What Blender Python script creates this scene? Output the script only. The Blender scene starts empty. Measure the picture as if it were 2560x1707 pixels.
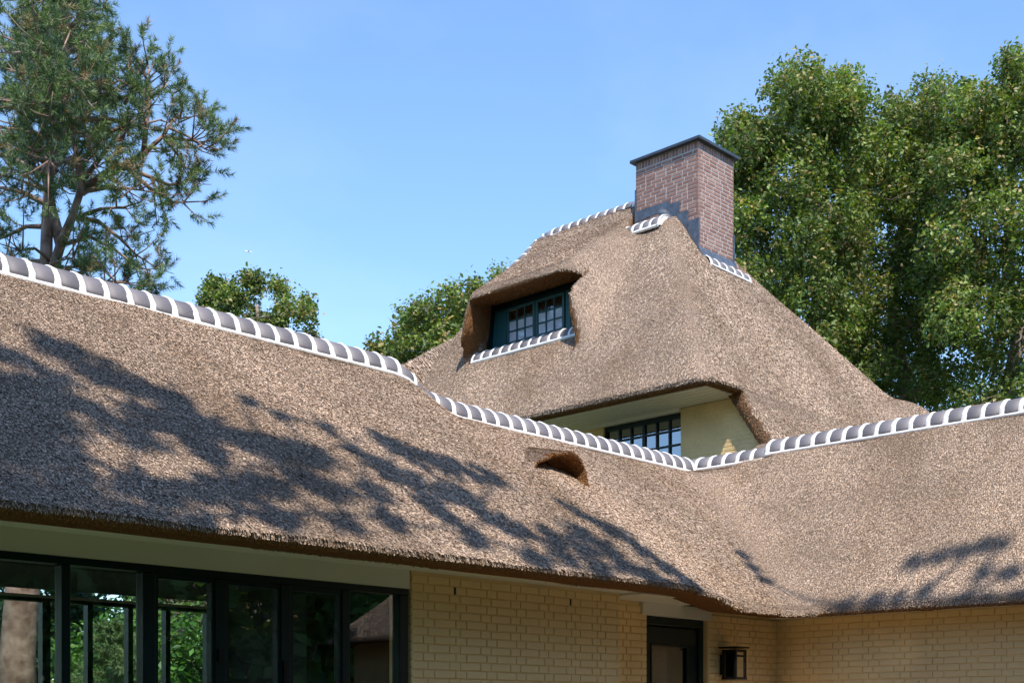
import bpy, math, random
import numpy as np
from mathutils import Vector, Matrix

random.seed(7)
rng = np.random.default_rng(11)
scene = bpy.context.scene
COL = scene.collection
EYE = 1.6                      # eye height; 'h' below means height above the eye, z = h + EYE

# ------------------------------------------------------------------ camera, sky, sun, exposure
cam = bpy.data.cameras.new('camera')
cam.lens = 44.95
cam.sensor_width = 36
cam.sensor_fit = 'HORIZONTAL'
cam.shift_y = 0.364
cam.clip_start = 0.1
cam.clip_end = 30000
cam_o = bpy.data.objects.new('camera', cam)
COL.objects.link(cam_o)
cam_o.location = (0, 0, EYE)
cam_o.rotation_euler = (math.radians(90), 0, math.radians(-46.3))
scene.camera = cam_o

SUN = Vector((-0.27, -0.48, 0.83)).normalized()
world = bpy.data.worlds.new('World')
scene.world = world
world.use_nodes = True
wn = world.node_tree
bg = wn.nodes['Background']
sky = wn.nodes.new('ShaderNodeTexSky')
sky.sky_type = 'NISHITA'
sky.sun_disc = False
sky.sun_elevation = math.asin(SUN.z)
sky.sun_rotation = math.atan2(SUN.x, SUN.y)
sky.altitude = 0
sky.air_density = 1.0
sky.dust_density = 0.25
sky.ozone_density = 1.5
tcw = wn.nodes.new('ShaderNodeTexCoord')                 # faint cirrus veil
mpw = wn.nodes.new('ShaderNodeMapping'); mpw.inputs['Scale'].default_value = (1.2, 3.4, 5.0)
nzw = wn.nodes.new('ShaderNodeTexNoise'); nzw.inputs['Scale'].default_value = 1.6; nzw.inputs['Detail'].default_value = 7; nzw.inputs['Roughness'].default_value = 0.55
rpw = wn.nodes.new('ShaderNodeValToRGB')
rpw.color_ramp.elements[0].position = 0.46; rpw.color_ramp.elements[0].color = (0, 0, 0, 1)
rpw.color_ramp.elements[1].position = 0.80; rpw.color_ramp.elements[1].color = (0.10, 0.10, 0.10, 1)
tnw = wn.nodes.new('ShaderNodeMix'); tnw.data_type = 'RGBA'; tnw.blend_type = 'MULTIPLY'; tnw.inputs[0].default_value = 1.0
tnw.inputs[7].default_value = (0.82, 0.95, 1.05, 1)
mxw = wn.nodes.new('ShaderNodeMix'); mxw.data_type = 'RGBA'
mxw.inputs[7].default_value = (4.6, 5.1, 5.8, 1)
wn.links.new(tcw.outputs['Generated'], mpw.inputs[0]); wn.links.new(mpw.outputs[0], nzw.inputs['Vector'])
wn.links.new(nzw.outputs['Fac'], rpw.inputs['Fac']); wn.links.new(rpw.outputs[0], mxw.inputs[0])
wn.links.new(sky.outputs[0], tnw.inputs[6]); wn.links.new(tnw.outputs[2], mxw.inputs[6])
wn.links.new(mxw.outputs[2], bg.inputs[0])
bg.inputs[1].default_value = 0.15
sun_d = bpy.data.lights.new('sun', 'SUN')
sun_d.energy = 3.1
sun_d.angle = math.radians(0.5)
sun_d.color = (1.0, 0.94, 0.86)
sun_o = bpy.data.objects.new('sun', sun_d)
COL.objects.link(sun_o)
sun_o.rotation_euler = SUN.to_track_quat('Z', 'Y').to_euler()
sun_o.location = (0, 0, 60)
vs = scene.view_settings
vs.view_transform = 'Standard'
vs.look = 'None'
vs.gamma = 1
vs.exposure = 0.97
vs.use_curve_mapping = False
scene.cycles.max_bounces = 8
scene.cycles.transparent_max_bounces = 12
scene.cycles.sample_clamp_indirect = 6

# ------------------------------------------------------------------ helpers
def link(o, parent=None):
    COL.objects.link(o)
    if parent is not None:
        o.parent = parent
    return o

def empty(name, loc=(0, 0, 0), label=None, cat=None, group=None):
    o = bpy.data.objects.new(name, None)
    o.location = loc
    COL.objects.link(o)
    if label: o['label'] = label
    if cat: o['category'] = cat
    if group: o['group'] = group
    return o

def mesh_np(name, v, f, mat, parent=None, smooth=False, cols=None, colname='tint', kind=None):
    """v (n,3); f (m,3) or (m,4) int array -> one mesh object. World coordinates; parent offset removed."""
    v = np.asarray(v, np.float32)
    f = np.asarray(f, np.int32)
    me = bpy.data.meshes.new(name)
    k = f.shape[1]
    me.vertices.add(len(v))
    me.vertices.foreach_set('co', v.ravel())
    me.loops.add(f.size)
    me.loops.foreach_set('vertex_index', f.ravel())
    me.polygons.add(len(f))
    me.polygons.foreach_set('loop_start', np.arange(0, f.size, k, dtype=np.int32))
    me.polygons.foreach_set('loop_total', np.full(len(f), k, np.int32))
    me.polygons.foreach_set('use_smooth', np.full(len(f), smooth, bool))
    me.update(calc_edges=True)
    if cols is not None:
        c = np.ones((len(v), 4), np.float32)
        c[:, :cols.shape[1]] = cols
        at = me.attributes.new(colname, 'FLOAT_COLOR', 'POINT')
        at.data.foreach_set('color', c.ravel())
    me.materials.append(mat)
    o = bpy.data.objects.new(name, me)
    link(o, parent)
    if parent is not None:
        off = Vector((0, 0, 0))
        p = parent
        while p is not None:
            off += Vector(p.location); p = p.parent
        o.location = -off
    if kind: o['kind'] = kind
    return o

class MB:
    """collects boxes, prisms and tubes into one mesh"""
    def __init__(s): s.v = []; s.f = []
    def box(s, a, b):
        x0, y0, z0 = [min(a[i], b[i]) for i in range(3)]
        x1, y1, z1 = [max(a[i], b[i]) for i in range(3)]
        n = len(s.v)
        s.v += [(x0,y0,z0),(x1,y0,z0),(x1,y1,z0),(x0,y1,z0),(x0,y0,z1),(x1,y0,z1),(x1,y1,z1),(x0,y1,z1)]
        s.f += [tuple(n+i for i in q) for q in ((0,3,2,1),(4,5,6,7),(0,1,5,4),(1,2,6,5),(2,3,7,6),(3,0,4,7))]
        return s
    def prism(s, poly, off):
        """poly: list of 3d points; extruded by vector off"""
        n = len(s.v); k = len(poly)
        s.v += [tuple(p) for p in poly] + [tuple(p[i]+off[i] for i in range(3)) for p in poly]
        s.f.append(tuple(range(n, n+k)))
        s.f.append(tuple(reversed(range(n+k, n+2*k))))
        for i in range(k):
            j = (i+1) % k
            s.f.append((n+i, n+k+i, n+k+j, n+j))
        return s
    def tube(s, pts, rad, sides=6):
        pts = [Vector(p) for p in pts]
        n0 = len(s.v)
        prev = Vector((0.31, 0.17, 0.93))
        for i, p in enumerate(pts):
            t = (pts[min(i+1, len(pts)-1)] - pts[max(i-1, 0)])
            t = t.normalized() if t.length > 1e-9 else Vector((0,0,1))
            u = prev - t*prev.dot(t)
            if u.length < 1e-4: u = t.orthogonal()
            u.normalize(); w = t.cross(u); prev = u
            for k in range(sides):
                a = 2*math.pi*k/sides
                q = p + (u*math.cos(a)+w*math.sin(a))*rad[i]
                s.v.append(tuple(q))
        for i in range(len(pts)-1):
            for k in range(sides):
                a = n0+i*sides+k; b = n0+i*sides+(k+1) % sides
                s.f.append((a, b, b+sides, a+sides))
        s.f.append(tuple(reversed(range(n0, n0+sides))))
        e = n0+(len(pts)-1)*sides
        s.f.append(tuple(range(e, e+sides)))
        return s
    def mesh(s, name, mat, smooth=False):
        me = bpy.data.meshes.new(name)
        me.from_pydata(s.v, [], s.f)
        if smooth: me.polygons.foreach_set('use_smooth', [True]*len(me.polygons))
        me.materials.append(mat)
        me.update()
        return me
    def build(s, name, mat, parent=None, smooth=False, bevel=0):
        o = bpy.data.objects.new(name, s.mesh(name, mat, smooth))
        link(o, parent)
        if parent is not None:
            off = Vector((0, 0, 0)); p = parent
            while p is not None:
                off += Vector(p.location); p = p.parent
            o.location = -off
        if bevel:
            m = o.modifiers.new('bevel', 'BEVEL'); m.width = bevel; m.segments = 2; m.limit_method = 'ANGLE'
        return o

def Z(h): return h + EYE
def ss(x, a, b):
    t = np.clip((x-a)/(b-a), 0, 1)
    return t*t*(3-2*t)
def smin(a, b, k):
    h = np.clip(0.5+0.5*(b-a)/k, 0, 1)
    return b*(1-h)+a*h-k*h*(1-h)
def smax(a, b, k): return -smin(-a, -b, k)

# ------------------------------------------------------------------ materials
def new_mat(name):
    m = bpy.data.materials.new(name); m.use_nodes = True
    nt = m.node_tree
    return m, nt, nt.nodes['Principled BSDF'], nt.nodes, nt.links

def simple(name, col, rough=0.6, metal=0.0, spec=0.5, var=0.0, scale=6.0, bump=0.0, bscale=40.0, col2=None, coord='Object'):
    m, nt, b, N, L = new_mat(name)
    b.inputs['Roughness'].default_value = rough
    b.inputs['Metallic'].default_value = metal
    b.inputs['Specular IOR Level'].default_value = spec
    tc = N.new('ShaderNodeTexCoord')
    if var > 0 or col2:
        nz = N.new('ShaderNodeTexNoise'); nz.inputs['Scale'].default_value = scale; nz.inputs['Detail'].default_value = 6
        L.new(tc.outputs[coord], nz.inputs['Vector'])
        rp = N.new('ShaderNodeValToRGB')
        rp.color_ramp.elements[0].position = 0.32; rp.color_ramp.elements[1].position = 0.7
        c2 = col2 if col2 else tuple(min(1, c*(1+var)) for c in col)
        c1 = col if col2 else tuple(c*(1-var) for c in col)
        rp.color_ramp.elements[0].color = (*c1, 1); rp.color_ramp.elements[1].color = (*c2, 1)
        L.new(nz.outputs['Fac'], rp.inputs['Fac']); L.new(rp.outputs['Color'], b.inputs['Base Color'])
    else:
        b.inputs['Base Color'].default_value = (*col, 1)
    if bump > 0:
        n2 = N.new('ShaderNodeTexNoise'); n2.inputs['Scale'].default_value = bscale; n2.inputs['Detail'].default_value = 4
        L.new(tc.outputs[coord], n2.inputs['Vector'])
        bp = N.new('ShaderNodeBump'); bp.inputs['Strength'].default_value = bump; bp.inputs['Distance'].default_value = 0.01
        L.new(n2.outputs['Fac'], bp.inputs['Height']); L.new(bp.outputs['Normal'], b.inputs['Normal'])
    return m

def tinted(name, base_mul=(1, 1, 1), rough=0.8, spec=0.3, translucent=0.0, attr='tint', noise=0.0, nscale=30):
    """colour carried by the geometry's own tint attribute"""
    m, nt, b, N, L = new_mat(name)
    b.inputs['Roughness'].default_value = rough
    b.inputs['Specular IOR Level'].default_value = spec
    a = N.new('ShaderNodeAttribute'); a.attribute_name = attr
    mx = N.new('ShaderNodeMix'); mx.data_type = 'RGBA'; mx.blend_type = 'MULTIPLY'; mx.inputs[0].default_value = 1
    L.new(a.outputs['Color'], mx.inputs[6]); mx.inputs[7].default_value = (*base_mul, 1)
    out = mx.outputs[2]
    L.new(out, b.inputs['Base Color'])
    if translucent > 0:
        tr = N.new('ShaderNodeBsdfTranslucent')
        mt = N.new('ShaderNodeMix'); mt.data_type = 'RGBA'; mt.blend_type = 'MULTIPLY'; mt.inputs[0].default_value = 1
        L.new(out, mt.inputs[6]); mt.inputs[7].default_value = (1.3, 1.5, 0.6, 1)
        L.new(mt.outputs[2], tr.inputs['Color'])
        ms = N.new('ShaderNodeMixShader'); ms.inputs[0].default_value = translucent
        L.new(b.outputs[0], ms.inputs[1]); L.new(tr.outputs[0], ms.inputs[2])
        L.new(ms.outputs[0], nt.nodes['Material Output'].inputs['Surface'])
    return m

def glass(name, tint=(0.8, 0.85, 0.82), base_reflect=0.06, boost=1.0):
    m, nt, b, N, L = new_mat(name)
    N.remove(b)
    t = N.new('ShaderNodeBsdfTransparent'); t.inputs[0].default_value = (*tint, 1)
    g = N.new('ShaderNodeBsdfGlossy'); g.inputs['Roughness'].default_value = 0.004; g.inputs['Color'].default_value = (0.95, 0.97, 1, 1)
    tc = N.new('ShaderNodeTexCoord')
    nz = N.new('ShaderNodeTexNoise'); nz.inputs['Scale'].default_value = 1.3; nz.inputs['Detail'].default_value = 1
    L.new(tc.outputs['Object'], nz.inputs['Vector'])
    bp = N.new('ShaderNodeBump'); bp.inputs['Strength'].default_value = 0.02; bp.inputs['Distance'].default_value = 0.02
    L.new(nz.outputs['Fac'], bp.inputs['Height']); L.new(bp.outputs['Normal'], g.inputs['Normal'])
    fr = N.new('ShaderNodeFresnel'); fr.inputs['IOR'].default_value = 1.52
    ma = N.new('ShaderNodeMath'); ma.operation = 'MULTIPLY_ADD'; ma.use_clamp = True
    L.new(fr.outputs[0], ma.inputs[0]); ma.inputs[1].default_value = boost; ma.inputs[2].default_value = base_reflect
    gm = N.new('ShaderNodeNewGeometry')          # the far face of the pane adds no mirror of its own
    inv = N.new('ShaderNodeMath'); inv.operation = 'SUBTRACT'; inv.inputs[0].default_value = 1.0
    L.new(gm.outputs['Backfacing'], inv.inputs[1])
    fm = N.new('ShaderNodeMath'); fm.operation = 'MULTIPLY'
    L.new(ma.outputs[0], fm.inputs[0]); L.new(inv.outputs[0], fm.inputs[1])
    ms = N.new('ShaderNodeMixShader')
    L.new(fm.outputs[0], ms.inputs[0]); L.new(t.outputs[0], ms.inputs[1]); L.new(g.outputs[0], ms.inputs[2])
    L.new(ms.outputs[0], nt.nodes['Material Output'].inputs['Surface'])
    return m

M = {}
M['paint'] = simple('cream_paint', (0.87, 0.615, 0.29), 0.55, var=0.11, scale=2.2, bump=0.25, bscale=60)
M['white'] = simple('white_paint', (0.72, 0.70, 0.60), 0.5, var=0.03, scale=2)
M['soffit'] = simple('soffit_paint', (0.92, 0.82, 0.72), 0.5, var=0.03, scale=2)
M['mortar'] = simple('white_mortar', (0.82, 0.80, 0.77), 0.85, var=0.05, scale=14, bump=0.5, bscale=50)
M['tile'] = simple('slate_violet_clay', (0.165, 0.148, 0.155), 0.58, var=0.14, scale=9, bump=0.12, bscale=70)
def per_object(m, amt):
    N, L = m.node_tree.nodes, m.node_tree.links
    b = N['Principled BSDF']; src = b.inputs['Base Color'].links[0].from_socket
    oi = N.new('ShaderNodeObjectInfo')
    mr = N.new('ShaderNodeMapRange'); mr.inputs['To Min'].default_value = 1-amt; mr.inputs['To Max'].default_value = 1+amt
    L.new(oi.outputs['Random'], mr.inputs['Value'])
    hs = N.new('ShaderNodeHueSaturation'); L.new(src, hs.inputs['Color']); L.new(mr.outputs[0], hs.inputs['Value'])
    L.new(hs.outputs[0], b.inputs['Base Color'])
per_object(M['tile'], 0.16)
M['green'] = simple('dark_green_paint', (0.003, 0.015, 0.0155), 0.35, spec=0.3, var=0.15, scale=3)
M['teal'] = simple('teal_green_paint', (0.014, 0.085, 0.088), 0.4, var=0.12, scale=4)
M['lead'] = simple('lead_sheet', (0.115, 0.135, 0.165), 0.42, metal=0.35, var=0.3, scale=8, bump=0.6, bscale=14)
M['capmetal'] = simple('anthracite_cap', (0.055, 0.07, 0.09), 0.4, metal=0.2, var=0.2, scale=5)
M['grout'] = simple('pale_grout', (0.56, 0.52, 0.49), 0.9, var=0.1, scale=20, bump=0.4, bscale=90)
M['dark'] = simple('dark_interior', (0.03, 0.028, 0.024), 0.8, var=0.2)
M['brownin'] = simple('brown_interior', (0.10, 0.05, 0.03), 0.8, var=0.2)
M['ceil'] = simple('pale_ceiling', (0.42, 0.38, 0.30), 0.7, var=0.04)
M['black'] = simple('black_metal', (0.012, 0.011, 0.011), 0.4, metal=0.5)
M['blind'] = simple('white_blind', (0.80, 0.78, 0.80), 0.8, var=0.02)
M['bark'] = simple('grey_bark', (0.16, 0.12, 0.09), 0.9, col2=(0.30, 0.24, 0.19), scale=5, bump=1.0, bscale=18)
M['pinebark'] = simple('pine_bark', (0.14, 0.075, 0.05), 0.9, col2=(0.44, 0.30, 0.23), scale=4.5, bump=1.0, bscale=14)
M['grass'] = simple('grass_ground', (0.022, 0.040, 0.010), 0.9, col2=(0.045, 0.075, 0.02), scale=0.7, bump=0.6, bscale=30)
M['glass'] = glass('window_glass', (0.93, 0.96, 0.94), 0.08, 1.3)
M['dark_reflect'] = glass('dark_reflection_glass', (0.12, 0.11, 0.10), 0.05, 1.0)  # lantern side pane tinted dark to imitate its dark reflection
M['shade_dark_terrace'] = simple('tree_shade_dark', (0.030, 0.024, 0.020), 0.85, col2=(0.06, 0.048, 0.04), scale=9, bump=0.5, bscale=25)  # dark colour stands in for tree shade, cutting bounce onto the walls
M['skyglass'] = glass('coated_glass', (0.6, 0.62, 0.65), 0.30, 1.2)
M['dglass'] = glass('dormer_glass', (0.95, 0.95, 0.97), 0.10, 1.0)
M['leaf'] = tinted('leaf', rough=0.5, spec=0.5, translucent=0.28)
M['needle'] = tinted('needle', rough=0.5, spec=0.45, translucent=0.12)
M['reed'] = tinted('reed', rough=0.62, spec=0.35)
M['plane'] = simple('white_fuselage', (0.85, 0.85, 0.86), 0.35)

def brick_mat():
    m, nt, b, N, L = new_mat('chimney_brick')
    b.inputs['Roughness'].default_value = 0.85
    oi = N.new('ShaderNodeObjectInfo')
    tc = N.new('ShaderNodeTexCoord')
    rp = N.new('ShaderNodeValToRGB')
    rp.color_ramp.elements[0].color = (0.235, 0.118, 0.088, 1)
    rp.color_ramp.elements[1].color = (0.37, 0.225, 0.178, 1)
    e = rp.color_ramp.elements.new(0.5); e.color = (0.305, 0.165, 0.128, 1)
    nz = N.new('ShaderNodeTexNoise'); nz.inputs['Scale'].default_value = 26; nz.inputs['Detail'].default_value = 5
    L.new(tc.outputs['Object'], nz.inputs['Vector'])
    ad = N.new('ShaderNodeMath'); ad.operation = 'MULTIPLY_ADD'
    L.new(nz.outputs['Fac'], ad.inputs[0]); ad.inputs[1].default_value = 0.5
    L.new(oi.outputs['Random'], ad.inputs[2])
    sb = N.new('ShaderNodeMath'); sb.operation = 'SUBTRACT'; sb.inputs[1].default_value = 0.25
    L.new(ad.outputs[0], sb.inputs[0])
    L.new(sb.outputs[0], rp.inputs['Fac']); L.new(rp.outputs['Color'], b.inputs['Base Color'])
    bp = N.new('ShaderNodeBump'); bp.inputs['Strength'].default_value = 0.5; bp.inputs['Distance'].default_value = 0.01
    L.new(nz.outputs['Fac'], bp.inputs['Height']); L.new(bp.outputs['Normal'], b.inputs['Normal'])
    return m
M['brick'] = brick_mat()

def thatch_mat():
    """bed of the thatch under the loose reed ends: weathered on top, fresh orange brown where cut"""
    m, nt, b, N, L = new_mat('thatch_bed')
    b.inputs['Roughness'].default_value = 0.9
    b.inputs['Specular IOR Level'].default_value = 0.15
    a = N.new('ShaderNodeAttribute'); a.attribute_name = 'tint'
    sp = N.new('ShaderNodeSeparateColor'); L.new(a.outputs['Color'], sp.inputs[0])
    tc = N.new('ShaderNodeTexCoord')
    n1 = N.new('ShaderNodeTexNoise'); n1.inputs['Scale'].default_value = 95; n1.inputs['Detail'].default_value = 5; n1.inputs['Roughness'].default_value = 0.7
    L.new(tc.outputs['Object'], n1.inputs['Vector'])
    r1 = N.new('ShaderNodeValToRGB')
    r1.color_ramp.elements[0].position = 0.36; r1.color_ramp.elements[0].color = (0.12, 0.08, 0.052, 1)
    r1.color_ramp.elements[1].position = 0.66; r1.color_ramp.elements[1].color = (0.40, 0.30, 0.23, 1)
    L.new(n1.outputs['Fac'], r1.inputs['Fac'])
    r2 = N.new('ShaderNodeValToRGB')
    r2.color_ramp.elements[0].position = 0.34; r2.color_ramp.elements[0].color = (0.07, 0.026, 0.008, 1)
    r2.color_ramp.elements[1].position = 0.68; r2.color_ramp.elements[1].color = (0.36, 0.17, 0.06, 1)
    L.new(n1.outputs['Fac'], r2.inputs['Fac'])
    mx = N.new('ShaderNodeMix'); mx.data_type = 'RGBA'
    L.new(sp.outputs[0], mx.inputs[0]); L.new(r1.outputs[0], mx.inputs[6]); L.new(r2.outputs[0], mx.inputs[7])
    L.new(mx.outputs[2], b.inputs['Base Color'])
    bp = N.new('ShaderNodeBump'); bp.inputs['Strength'].default_value = 1.0; bp.inputs['Distance'].default_value = 0.02
    L.new(n1.outputs['Fac'], bp.inputs['Height']); L.new(bp.outputs['Normal'], b.inputs['Normal'])
    return m
M['thatch'] = thatch_mat()

# ------------------------------------------------------------------ surface nets
def surface_nets(f, org, h):
    nx, ny, nz = f.shape
    ins = f < 0
    cnt = np.zeros((nx-1, ny-1, nz-1), np.int8)
    for dx in (0, 1):
        for dy in (0, 1):
            for dz in (0, 1):
                cnt += ins[dx:nx-1+dx, dy:ny-1+dy, dz:nz-1+dz]
    act = (cnt > 0) & (cnt < 8)
    idx = np.full(act.shape, -1, np.int32)
    I, J, K = np.nonzero(act)
    idx[I, J, K] = np.arange(len(I))
    P = np.zeros((len(I), 3)); W = np.zeros(len(I))
    C = [(0,0,0),(1,0,0),(0,1,0),(1,1,0),(0,0,1),(1,0,1),(0,1,1),(1,1,1)]
    E = [(0,1),(2,3),(4,5),(6,7),(0,2),(1,3),(4,6),(5,7),(0,4),(1,5),(2,6),(3,7)]
    vals = [f[I+c[0], J+c[1], K+c[2]] for c in C]
    for a, b in E:
        va, vb = vals[a], vals[b]
        m = (va < 0) != (vb < 0)
        t = np.where(m, va/np.where(m, va-vb, 1), 0)
        ca, cb = np.array(C[a]), np.array(C[b])
        P += np.where(m[:, None], ca+(cb-ca)*t[:, None], 0)
        W += m
    P = P/W[:, None]+np.stack([I, J, K], 1)
    V = np.array(org)+P*h
    F = []
    for ax in range(3):
        o1, o2 = [(1, 2), (2, 0), (0, 1)][ax]
        s0 = [slice(1, n-1) for n in f.shape]; s0[ax] = slice(0, f.shape[ax]-1)
        s1 = list(s0); s1[ax] = slice(1, f.shape[ax])
        a, b = ins[tuple(s0)], ins[tuple(s1)]
        e = np.argwhere(a != b)
        if not len(e): continue
        g = e+np.array([0 if k == ax else 1 for k in range(3)])
        d1 = np.zeros(3, int); d1[o1] = 1
        d2 = np.zeros(3, int); d2[o2] = 1
        q = [g-d1-d2, g-d2, g, g-d1]
        q = np.stack([idx[k[:, 0], k[:, 1], k[:, 2]] for k in q], 1)
        flip = ~a[e[:, 0], e[:, 1], e[:, 2]]
        q[flip] = q[flip][:, ::-1]
        F.append(q)
    F = np.concatenate(F)
    F = F[(F >= 0).all(1)]
    return V, F

def face_geo(V, F):
    a, b, c, d = (V[F[:, i]] for i in range(4))
    n = np.cross(c-a, d-b)
    ar = np.linalg.norm(n, axis=1)+1e-12
    return (a, b, c, d), n/ar[:, None], ar*0.5

# ------------------------------------------------------------------ THE HOUSE
house = empty('thatched_house', (9, 9, 0), 'cream brick house under steep thatched roofs with brick chimney and dormer', 'house')

# ---- thatch of the two low wings (one L-shaped roof)
YR, XR = 9.14, 12.78           # ridge lines
def hm_left(X):                 # mortar line of the left ridge
    return 3.148-0.27*ss(X, 7.85, 8.65)
def hm_right(Y):
    return 2.98-0.05*ss(Y, 7.85, 8.05)
def eaveY(X): return 6.40+0.42*ss(X, 8.9, 10.4)
def cut_low(X): return 1.045-0.065*ss(X, 8.9, 10.0)
def wob(X, Y, Zc=0):
    return 0.010*np.sin(1.7*X+0.6*Y)+0.008*np.sin(2.9*Y-1.3*X+1)+0.006*np.sin(5.1*X+2.2*Y)+0.004*np.sin(9*Y+4*X)

def f_low(X, Y):
    hmw = 3.148-0.27*ss(X, 7.5, 9.3)
    hx = hm_left(X)
    ye = eaveY(X)
    fl = 1.06+(Y-ye)*(hmw-1.06)/(8.95-ye)
    fl = fl+(hx-hmw)*ss(Y, 7.6, 8.95)
    fb = hx+0.02-(Y-9.27)*0.85
    fl = smin(fl, fb, 0.12)-2.0*np.maximum(0, X-12.76)
    hr = hm_right(Y)
    fr = 0.99+(X-11.2)*(hr-0.99)/1.4
    frb = hr+0.02-(X-12.92)*1.3
    fr = smin(fr, frb, 0.12)
    fr = smin(fr, 0.99+(Y+0.5)*0.68, 0.3)-2.0*np.maximum(0, Y-10.3)
    f = smax(fl, fr, 0.5)
    cap = 3.4-0.50*ss(X, 10.4, 11.6)*ss(Y, 8.05, 8.5)-0.02*ss(X, 12.3, 12.6)*ss(Y, 7.7, 8.2)
    return smin(f, cap, 0.06)+wob(X, Y)

VENT = (9.15, 8.06, 2.36)       # middle of the mouth, at the foot
VX = [8.56, 8.70, 8.78, 8.96, 9.12, 9.24, 9.36, 9.43, 9.50, 9.62]
VR = [-0.40, -0.10, 0.00, 0.075, 0.135, 0.160, 0.150, 0.105, 0.0, -0.35]
def vent_parts(X, Y, H):
    vx, vy, vh = VENT
    rise = np.interp(X, VX, VR)
    crest = vh+rise+0.22*np.clip(Y-vy, 0, 2)-2.0*np.clip(Y-vy-0.9, 0, 2)
    hood = np.maximum((H-crest)/1.25, vy+0.35*np.clip(vh+rise-H, 0, 0.4)-Y)
    hole = (np.sqrt(((X-vx+0.06)/0.10)**2+((H-vh-0.045)/0.05)**2)-1)*0.05
    hole = np.maximum(hole, Y-vy-0.6)
    rim = np.maximum(np.maximum(H-(vh+rise-0.032), Y-(vy+0.20)), np.maximum(X-9.47, 8.80-X))
    return hood, np.minimum(hole, rim)
def sdf_low(X, Y, H):
    f = f_low(X, Y)
    top = (H-f)/1.3
    d = np.maximum(top, -(H-(f-0.34))/1.3)
    d = smax(d, cut_low(X)-H, 0.035)
    return d, top

def grid(x0, x1, y0, y1, z0, z1, h):
    xs = np.arange(x0, x1+h, h); ys = np.arange(y0, y1+h, h); zs = np.arange(z0, z1+h, h)
    return np.meshgrid(xs, ys, zs, indexing='ij')

def make_thatch(name, sdf, bounds, h, parent, cutfun):
    X, Y, H = grid(*bounds, h)
    d = sdf(X, Y, H)[0].astype(np.float32)
    V, F = surface_nets(d, (bounds[0], bounds[2], bounds[4]), h)
    cut = cutfun(V)
    cols = np.stack([cut, cut*0, cut*0], 1)
    W = V.copy(); W[:, 2] += EYE
    o = mesh_np(name, W, F, M['thatch'], parent, smooth=True, cols=cols)
    return o, W, F, cut

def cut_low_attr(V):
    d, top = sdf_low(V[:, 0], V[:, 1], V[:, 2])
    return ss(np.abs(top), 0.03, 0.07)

roof_low, WL, FL, CL = make_thatch('thatch_roof', sdf_low, (-1.4, 14.6, -0.9, 11.2, 0.8, 3.7), 0.06, house, cut_low_attr)

# ---- little thatched hood over the roof vent
def sdf_vent(X, Y, H):
    hood, hole = vent_parts(X, Y, H)
    hood = smax(hood, (f_low(X, Y)-0.16)-H, 0.02)
    hood = np.maximum(hood, np.abs(X-9.1)-0.56)
    return smax(hood, -hole, 0.02), hood
def cut_vent(V):
    X, Y, H = V[:, 0], V[:, 1], V[:, 2]
    vx, vy, vh = VENT
    rise = np.interp(X, VX, VR)
    front = vy+0.35*np.clip(vh+rise-H, 0, 0.4)
    a = np.where((Y < front+0.02) & (H < vh+rise-0.02), 1.0, 0.0)
    hood, hole = vent_parts(X, Y, H)
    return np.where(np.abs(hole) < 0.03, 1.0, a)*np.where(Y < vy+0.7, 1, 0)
vent, WV, FV, CV = make_thatch('vent_hood', sdf_vent, (8.5, 9.75, 7.92, 9.3, 2.1, 3.3), 0.02, house, cut_vent)
vent['label'] = 'small thatched eyebrow hood with a dark vent slit'

# ---- thatch of the tall main house
def hB(Y): return np.interp(Y, [15.9, 16.05, 16.3, 17.05, 17.6], [9.9, 9.0, 8.25, 6.9, 5.5])
def hR(X): return np.interp(X, [17.9, 18.5, 19.4, 21.1, 21.8, 26], [9.05, 7.86, 7.24, 6.12, 5.52, 2.4])
def f_main(X, Y):
    hL = 4.66+1.53*(X-14.75)
    e = np.maximum(7.28+0.715*(X-15.5)-hL, 0)
    w = ss(Y, 13.05, 13.80)*(1-ss(Y, 15.82, 16.35))
    hLd = hL+e*w*ss(X, 15.43, 15.53)
    hF = 7.65+1.5*(Y-12.3)
    f = smin(hLd, hF, 0.42)
    f = smin(f, hR(X)+0.06, 0.35)
    f = smin(f, hB(Y), 0.12)
    f = smin(f, 8.82+0*X, 0.10)
    seat = (X > 16.95) & (X < 17.40) & (Y > 12.80) & (Y < 13.68)
    f = np.where(seat, np.minimum(f, 8.10+0.3*np.abs(Y-13.2)), f)
    return f, hL
def sdf_main(X, Y, H):
    f, hL = f_main(X, Y)
    f = f+wob(X, Y)
    top = (H-f)/1.75
    # swelling of the eyebrow on the far right of the hip
    sw = (np.sqrt(((X-21.2)/1.15)**2+((Y-10.75)/0.8)**2+((H-4.55)/1.0)**2)-1)*0.8
    d = smin(top, sw, 0.35)
    base = smin(smin(hL, 7.65+1.5*(Y-12.3), 0.42), hR(X)+0.06, 0.3)
    bot = -(H-(base-0.5))/1.75
    d = np.maximum(d, np.where(sw < 0.1, -1, bot))
    # dormer cavity
    fl = np.clip((6.78-H)/0.7, 0, 1)**1.6*np.clip((16.15-X)/0.55, 0, 1)
    yl = 15.84+0.10*np.clip((7.2-H)/0.8, 0, 1)+0.58*fl
    yr = 13.58-0.14*fl
    cav = np.maximum(np.maximum(X-16.6, Y-yl), np.maximum(yr-Y, H-(7.16+0.10*(X-15.5))))
    cav = np.maximum(cav, np.minimum(hL+wob(X, Y), 6.18+0.2*(X-15.8))-H)
    d = smax(d, -cav, 0.03)
    # eaves: horizontal cut on the window side, verge flush with the gable wall
    cut = np.minimum(4.66-H, 15.66-X)
    d = smax(d, cut, 0.05)
    d = np.maximum(d, Y-17.2)
    d = np.maximum(d, 8.6-Y)
    return d, top, cut, cav, sw
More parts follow.
